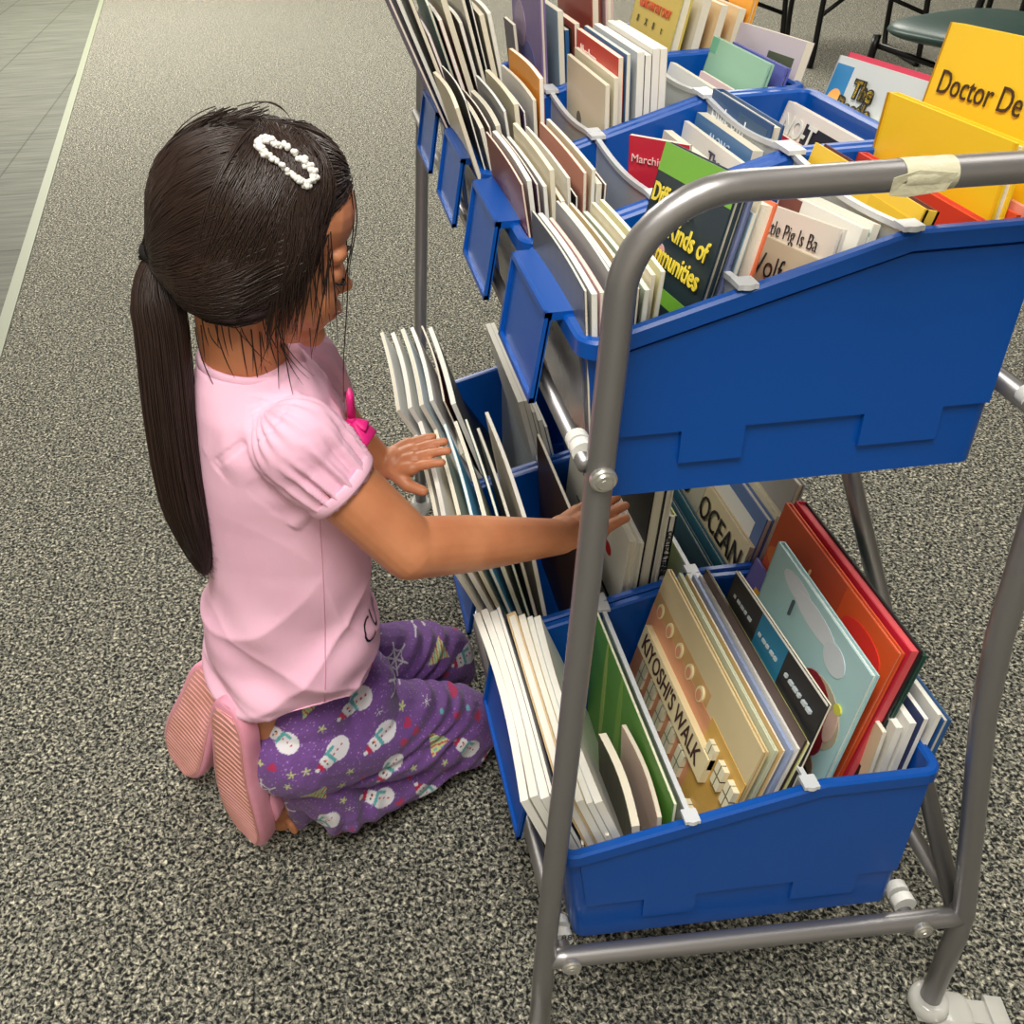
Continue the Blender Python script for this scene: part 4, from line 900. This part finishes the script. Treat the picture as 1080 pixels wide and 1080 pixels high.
def onhair(d,off):
    h=bvh.ray_cast(hc+d*.35,-d,.35); return (h[0] if h[0] is not None else hc+d*.085)+d*off
def slerp(a,b,t):
    om=math.acos(max(-1,min(1,a.dot(b)))); 
    return (a*math.sin((1-t)*om)+b*math.sin(t*om))/math.sin(om) if om>1e-4 else a
tdir=(tie-hc).normalized(); paths=[]
for k in range(2300):
    # combed back from hairline/part to the tie
    az=random.uniform(-150,150); el=random.uniform(20,80) if abs(az)<70 else random.uniform(-15,80)
    a=dirn(az,el); n=14; off=random.uniform(.0004,.0026); st=random.uniform(0,.25); P=[]
    sag=random.uniform(-.10,.16)
    for j in range(n):
        t=st+(1-st)*j/(n-1); d=slerp(a,tdir,t); d=(d+hr@V((0,0,-1))*sag*math.sin(PI*t)).normalized()
        if t<.93: P.append(onhair(d,off))
        else: P.append(P[-1].lerp(tie+V((random.uniform(-.004,.004),random.uniform(-.008,.008),random.uniform(-.008,.008))),.8))
    paths.append(P)
for k in range(1500):
    # side locks, from the part on top down over the temple, ends free
    side=-1 if random.random()<.62 else 1
    a=dirn(random.uniform(15,70)*side,random.uniform(58,88)); az2=random.uniform(42,118); b=dirn(side*az2,random.uniform(-34,2))
    off=random.uniform(.001,.0038); P=[]; n=11; w=random.uniform(-.5,.5); free=az2<64
    for j in range(n):
        t=j/(n-1); d=slerp(a,b,t); P.append(onhair(d,off+.0012*math.sin(t*5+w)))
    if free and random.random()<.5:
        L=random.uniform(.01,.055); last=P[-1]; dv=(P[-1]-P[-2]).normalized()
        for j in range(1,6): dv=(dv+V((-.05,0,-.35))).normalized(); P.append(last+dv*L*j/5)
    elif not free:
        low=dirn(side*150,random.uniform(-50,-20))
        for j in range(1,9):
            t=j/8; d=(slerp(b,tdir,t)+low*.35*math.sin(PI*t)).normalized(); P.append(onhair(d,off) if t<.95 else tie+V((random.uniform(-.004,.004),random.uniform(-.008,.008),random.uniform(-.008,.008))))
    paths.append(P)
for k in range(420):   # hair drawn back from the front hairline
    a=dirn(random.uniform(-40,40),random.uniform(22,52)); st=0; off=random.uniform(.0006,.003); P=[]; sag=random.uniform(-.05,.1)
    for j in range(14):
        t=.9*j/13; d=slerp(a,tdir,t); d=(d+hr@V((0,-1 if a.y<0 else 1,0))*abs(sag)*math.sin(PI*t)).normalized(); P.append(onhair(d,off))
    paths.append(P)
for k in range(55):   # nape wisps
    a=at(random.uniform(205,300),random.uniform(330,350),1,random.uniform(.245,.30)); P=[]
    L=random.uniform(.02,.07); dx=random.uniform(-.1,.5)
    for j in range(7): f=j/6; P.append(a+V((dx*L*f*f,-.004*f,-L*f)))
    paths.append(P)
for k in range(34):   # long face wisps
    a=at(random.uniform(318,352),random.uniform(235,270),1,random.uniform(.228,.262)); P=[]; L=random.uniform(.05,.115); dx=random.uniform(-.45,.15)
    for j in range(9): f=j/8; P.append(a+V((dx*L*f,.006*f,-L*f)))
    paths.append(P)
for q in((362,215,366,430),(371,205,364,330),(373,200,372,300)):
    a=at(q[0],q[1],1,.28);b=at(q[2],q[3],1,.28); paths.append([a.lerp(b,j/9)+V((.003*math.sin(j*.6),0,0)) for j in range(10)])
for k in range(70):    # fly-aways arching off the crown towards the back
    a=at(random.uniform(225,285),random.uniform(112,122),1,random.uniform(.27,.33)); b=at(random.uniform(150,172),random.uniform(175,232),1,random.uniform(.27,.32))
    m=at(random.uniform(165,205),random.uniform(128,150),1,.3); P=[]
    for j in range(12): t=j/11; P.append(a*(1-t)**2+m*2*t*(1-t)+b*t*t)
    paths.append(P)
for q in(((262,115),(290,95),(308,128)),((250,112),(285,100),(300,118))):
    a,m,b=[at(x_,y_,1,.3) for x_,y_ in q]; paths.append([a*(1-t)**2+m*2*t*(1-t)+b*t*t for t in [j/9 for j in range(10)]])
strands('hair_strands',paths)
# ponytail
cps=[tie,at(163,300,1,.296),at(171,350,1,.285),at(179,430,1,.272),at(191,510,1,.262),at(206,565,1,.258),at(217,604,1,.258)]
sp_=spline(cps,8); nn=len(sp_)
rad=[]
for k in range(nn):
    t=k/(nn-1); r=.011+.0155*min(1,t/.25); r=r if t<.7 else r*(1-.72*((t-.7)/.3)**1.3); rad.append((r*.8,r))
b2=bmesh.new(); tube(b2,sp_,rad,28); meT=remesh(b2,.003,4); tv=vco(meT); tn=vno(meT)
nz=np.array([noise.noise(Vector((p[0]*150,p[1]*150,p[2]*12))) for p in tv]); setco(meT,tv+tn*(nz*.0028)[:,None]); gl('ponytail',meT,HAIR)
fr=frames(sp_); paths=[]
for k in range(900):
    a=random.uniform(0,2*PI); rr=random.uniform(.86,1.08); P=[]; end=int(nn*random.uniform(.75,1)); tw=random.uniform(-.4,.4)
    for j in range(0,end,2):
        p,t,N_,B_=fr[j]; ra,rb=rad[j]; P.append(p+N_*math.cos(a+tw*j/nn)*ra*rr+B_*math.sin(a+tw*j/nn)*rb*rr)
    if random.random()<.3:
        P.append(P[-1]+V((random.uniform(-.002,.012),0,-.012)))
    paths.append(P)
for k in range(26):
    P=[]; a=random.uniform(0,6.28); 
    for j in range(0,nn,3): p,t,N_,B_=fr[j]; ra,rb=rad[j]; e=1+.14*math.sin(PI*j/nn+.3); P.append(p+N_*math.cos(a)*ra*e+B_*math.sin(a)*rb*e)
    paths.append(P)
strands('ponytail_strands',paths,.0005)
b2=bmesh.new(); td=(tie-H(-.075,0,-.005)).normalized()
o=ringband('hair_tie',tie,td,.0125,(.0045,.0065),cm(16,14,16,.7))
# hair clip of white beads
b2=bmesh.new(); c0=at(300,174,1,.262); h=bvh.ray_cast(CP,(c0-CP).normalized(),2); 
ca_,cb_=[bvh.ray_cast(CP,(at(px_,py_,1,.26)-CP).normalized(),2) for px_,py_ in((275,156),(326,192))]
A=ca_[0]+ca_[1]*.006; B=cb_[0]+cb_[1]*.006; nm=(ca_[1]+cb_[1]).normalized(); ax=(B-A); Lc=ax.length; ax.normalize(); sd=ax.cross(nm).normalized()
for k in range(44):
    a=2*PI*k/44; cx,sx=math.cos(a),math.sin(a)
    xx=math.copysign(abs(cx)**.7,cx)*Lc*.52; yy=math.copysign(abs(sx)**.6,sx)*.0078
    p=(A+B)/2+ax*xx+sd*yy; hh_=bvh.ray_cast(p+nm*.04,-nm,.1); p=(hh_[0]+nm*.0062) if hh_[0] is not None else p
    for j in range(4): ellip(b2,p+V((random.uniform(-.0022,.0022),random.uniform(-.0022,.0022),random.uniform(-.0018,.0026))),(.0023,)*3,seg=8)
gb('hair_clip',b2,mat('white_bead',s2l(236,234,230),.4))
# ------------------------------------------------------------------ background chairs
def chair(x,y,rz,label,seatc):
    e=empty('chair',label=label,cat='chair',group='black-framed chairs behind the rack',mw=Matrix.Translation((x,y,FZ))@Matrix.Rotation(rz,4,'Z'))
    bm=bmesh.new(); bmesh.ops.create_uvsphere(bm,u_segments=32,v_segments=16,radius=1)
    for v in bm.verts:
        sx=math.copysign(abs(v.co.x)**.6,v.co.x); sy=math.copysign(abs(v.co.y)**.6,v.co.y)
        v.co=Vector((sx*.24,sy*.23,.45+v.co.z*.035))
    obj('seat',bm,seatc,e,smooth=True)
    for s in(-1,1):
        bm=bmesh.new(); tube(bm,spline([(.2,s*.21,.43),(.22,s*.22,.2),(.2,s*.22,.03),(.14,s*.22,.012),(-.14,s*.22,.012),(-.2,s*.22,.03),(-.19,s*.21,.3),(-.2,s*.2,.45),(-.26,s*.2,.8)],6),.0115,10); obj('leg',bm,BLACK,e,smooth=True)
    for p,q in(((.2,-.21,.40),(-.19,.21,.22)),((.2,.21,.40),(-.19,-.21,.22))):
        bm=bmesh.new(); tube(bm,[p,q],.009,8); obj('stretcher',bm,BLACK,e,smooth=True)
    bm=bmesh.new(); tube(bm,spline([(-.25,-.2,.72),(-.28,0,.73),(-.25,.2,.72)],6),[(.09,.015)]*13,12); obj('backrest',bm,seatc,e,smooth=True)
GREEN=mat('green_vinyl',s2l(36,62,58),.4,bump=(60,.1)); 
chair(1.83,2.30,R(200),'dark green padded chair nearest the rack, behind the yellow books',GREEN)
chair(2.35,3.95,R(80),'black-legged chair farther back, right of centre at the top edge',GREEN)
chair(1.75,4.05,R(100),'black-legged chair farther back, at left of the chair group',GREEN)
chair(2.9,3.4,R(70),'black-legged chair at the far right behind the green seat',GREEN)
# ------------------------------------------------------------------ view
SC.view_settings.view_transform='Standard'; SC.view_settings.look='None'; SC.view_settings.gamma=1; SC.view_settings.use_curve_mapping=False
SC.view_settings.exposure=0.04
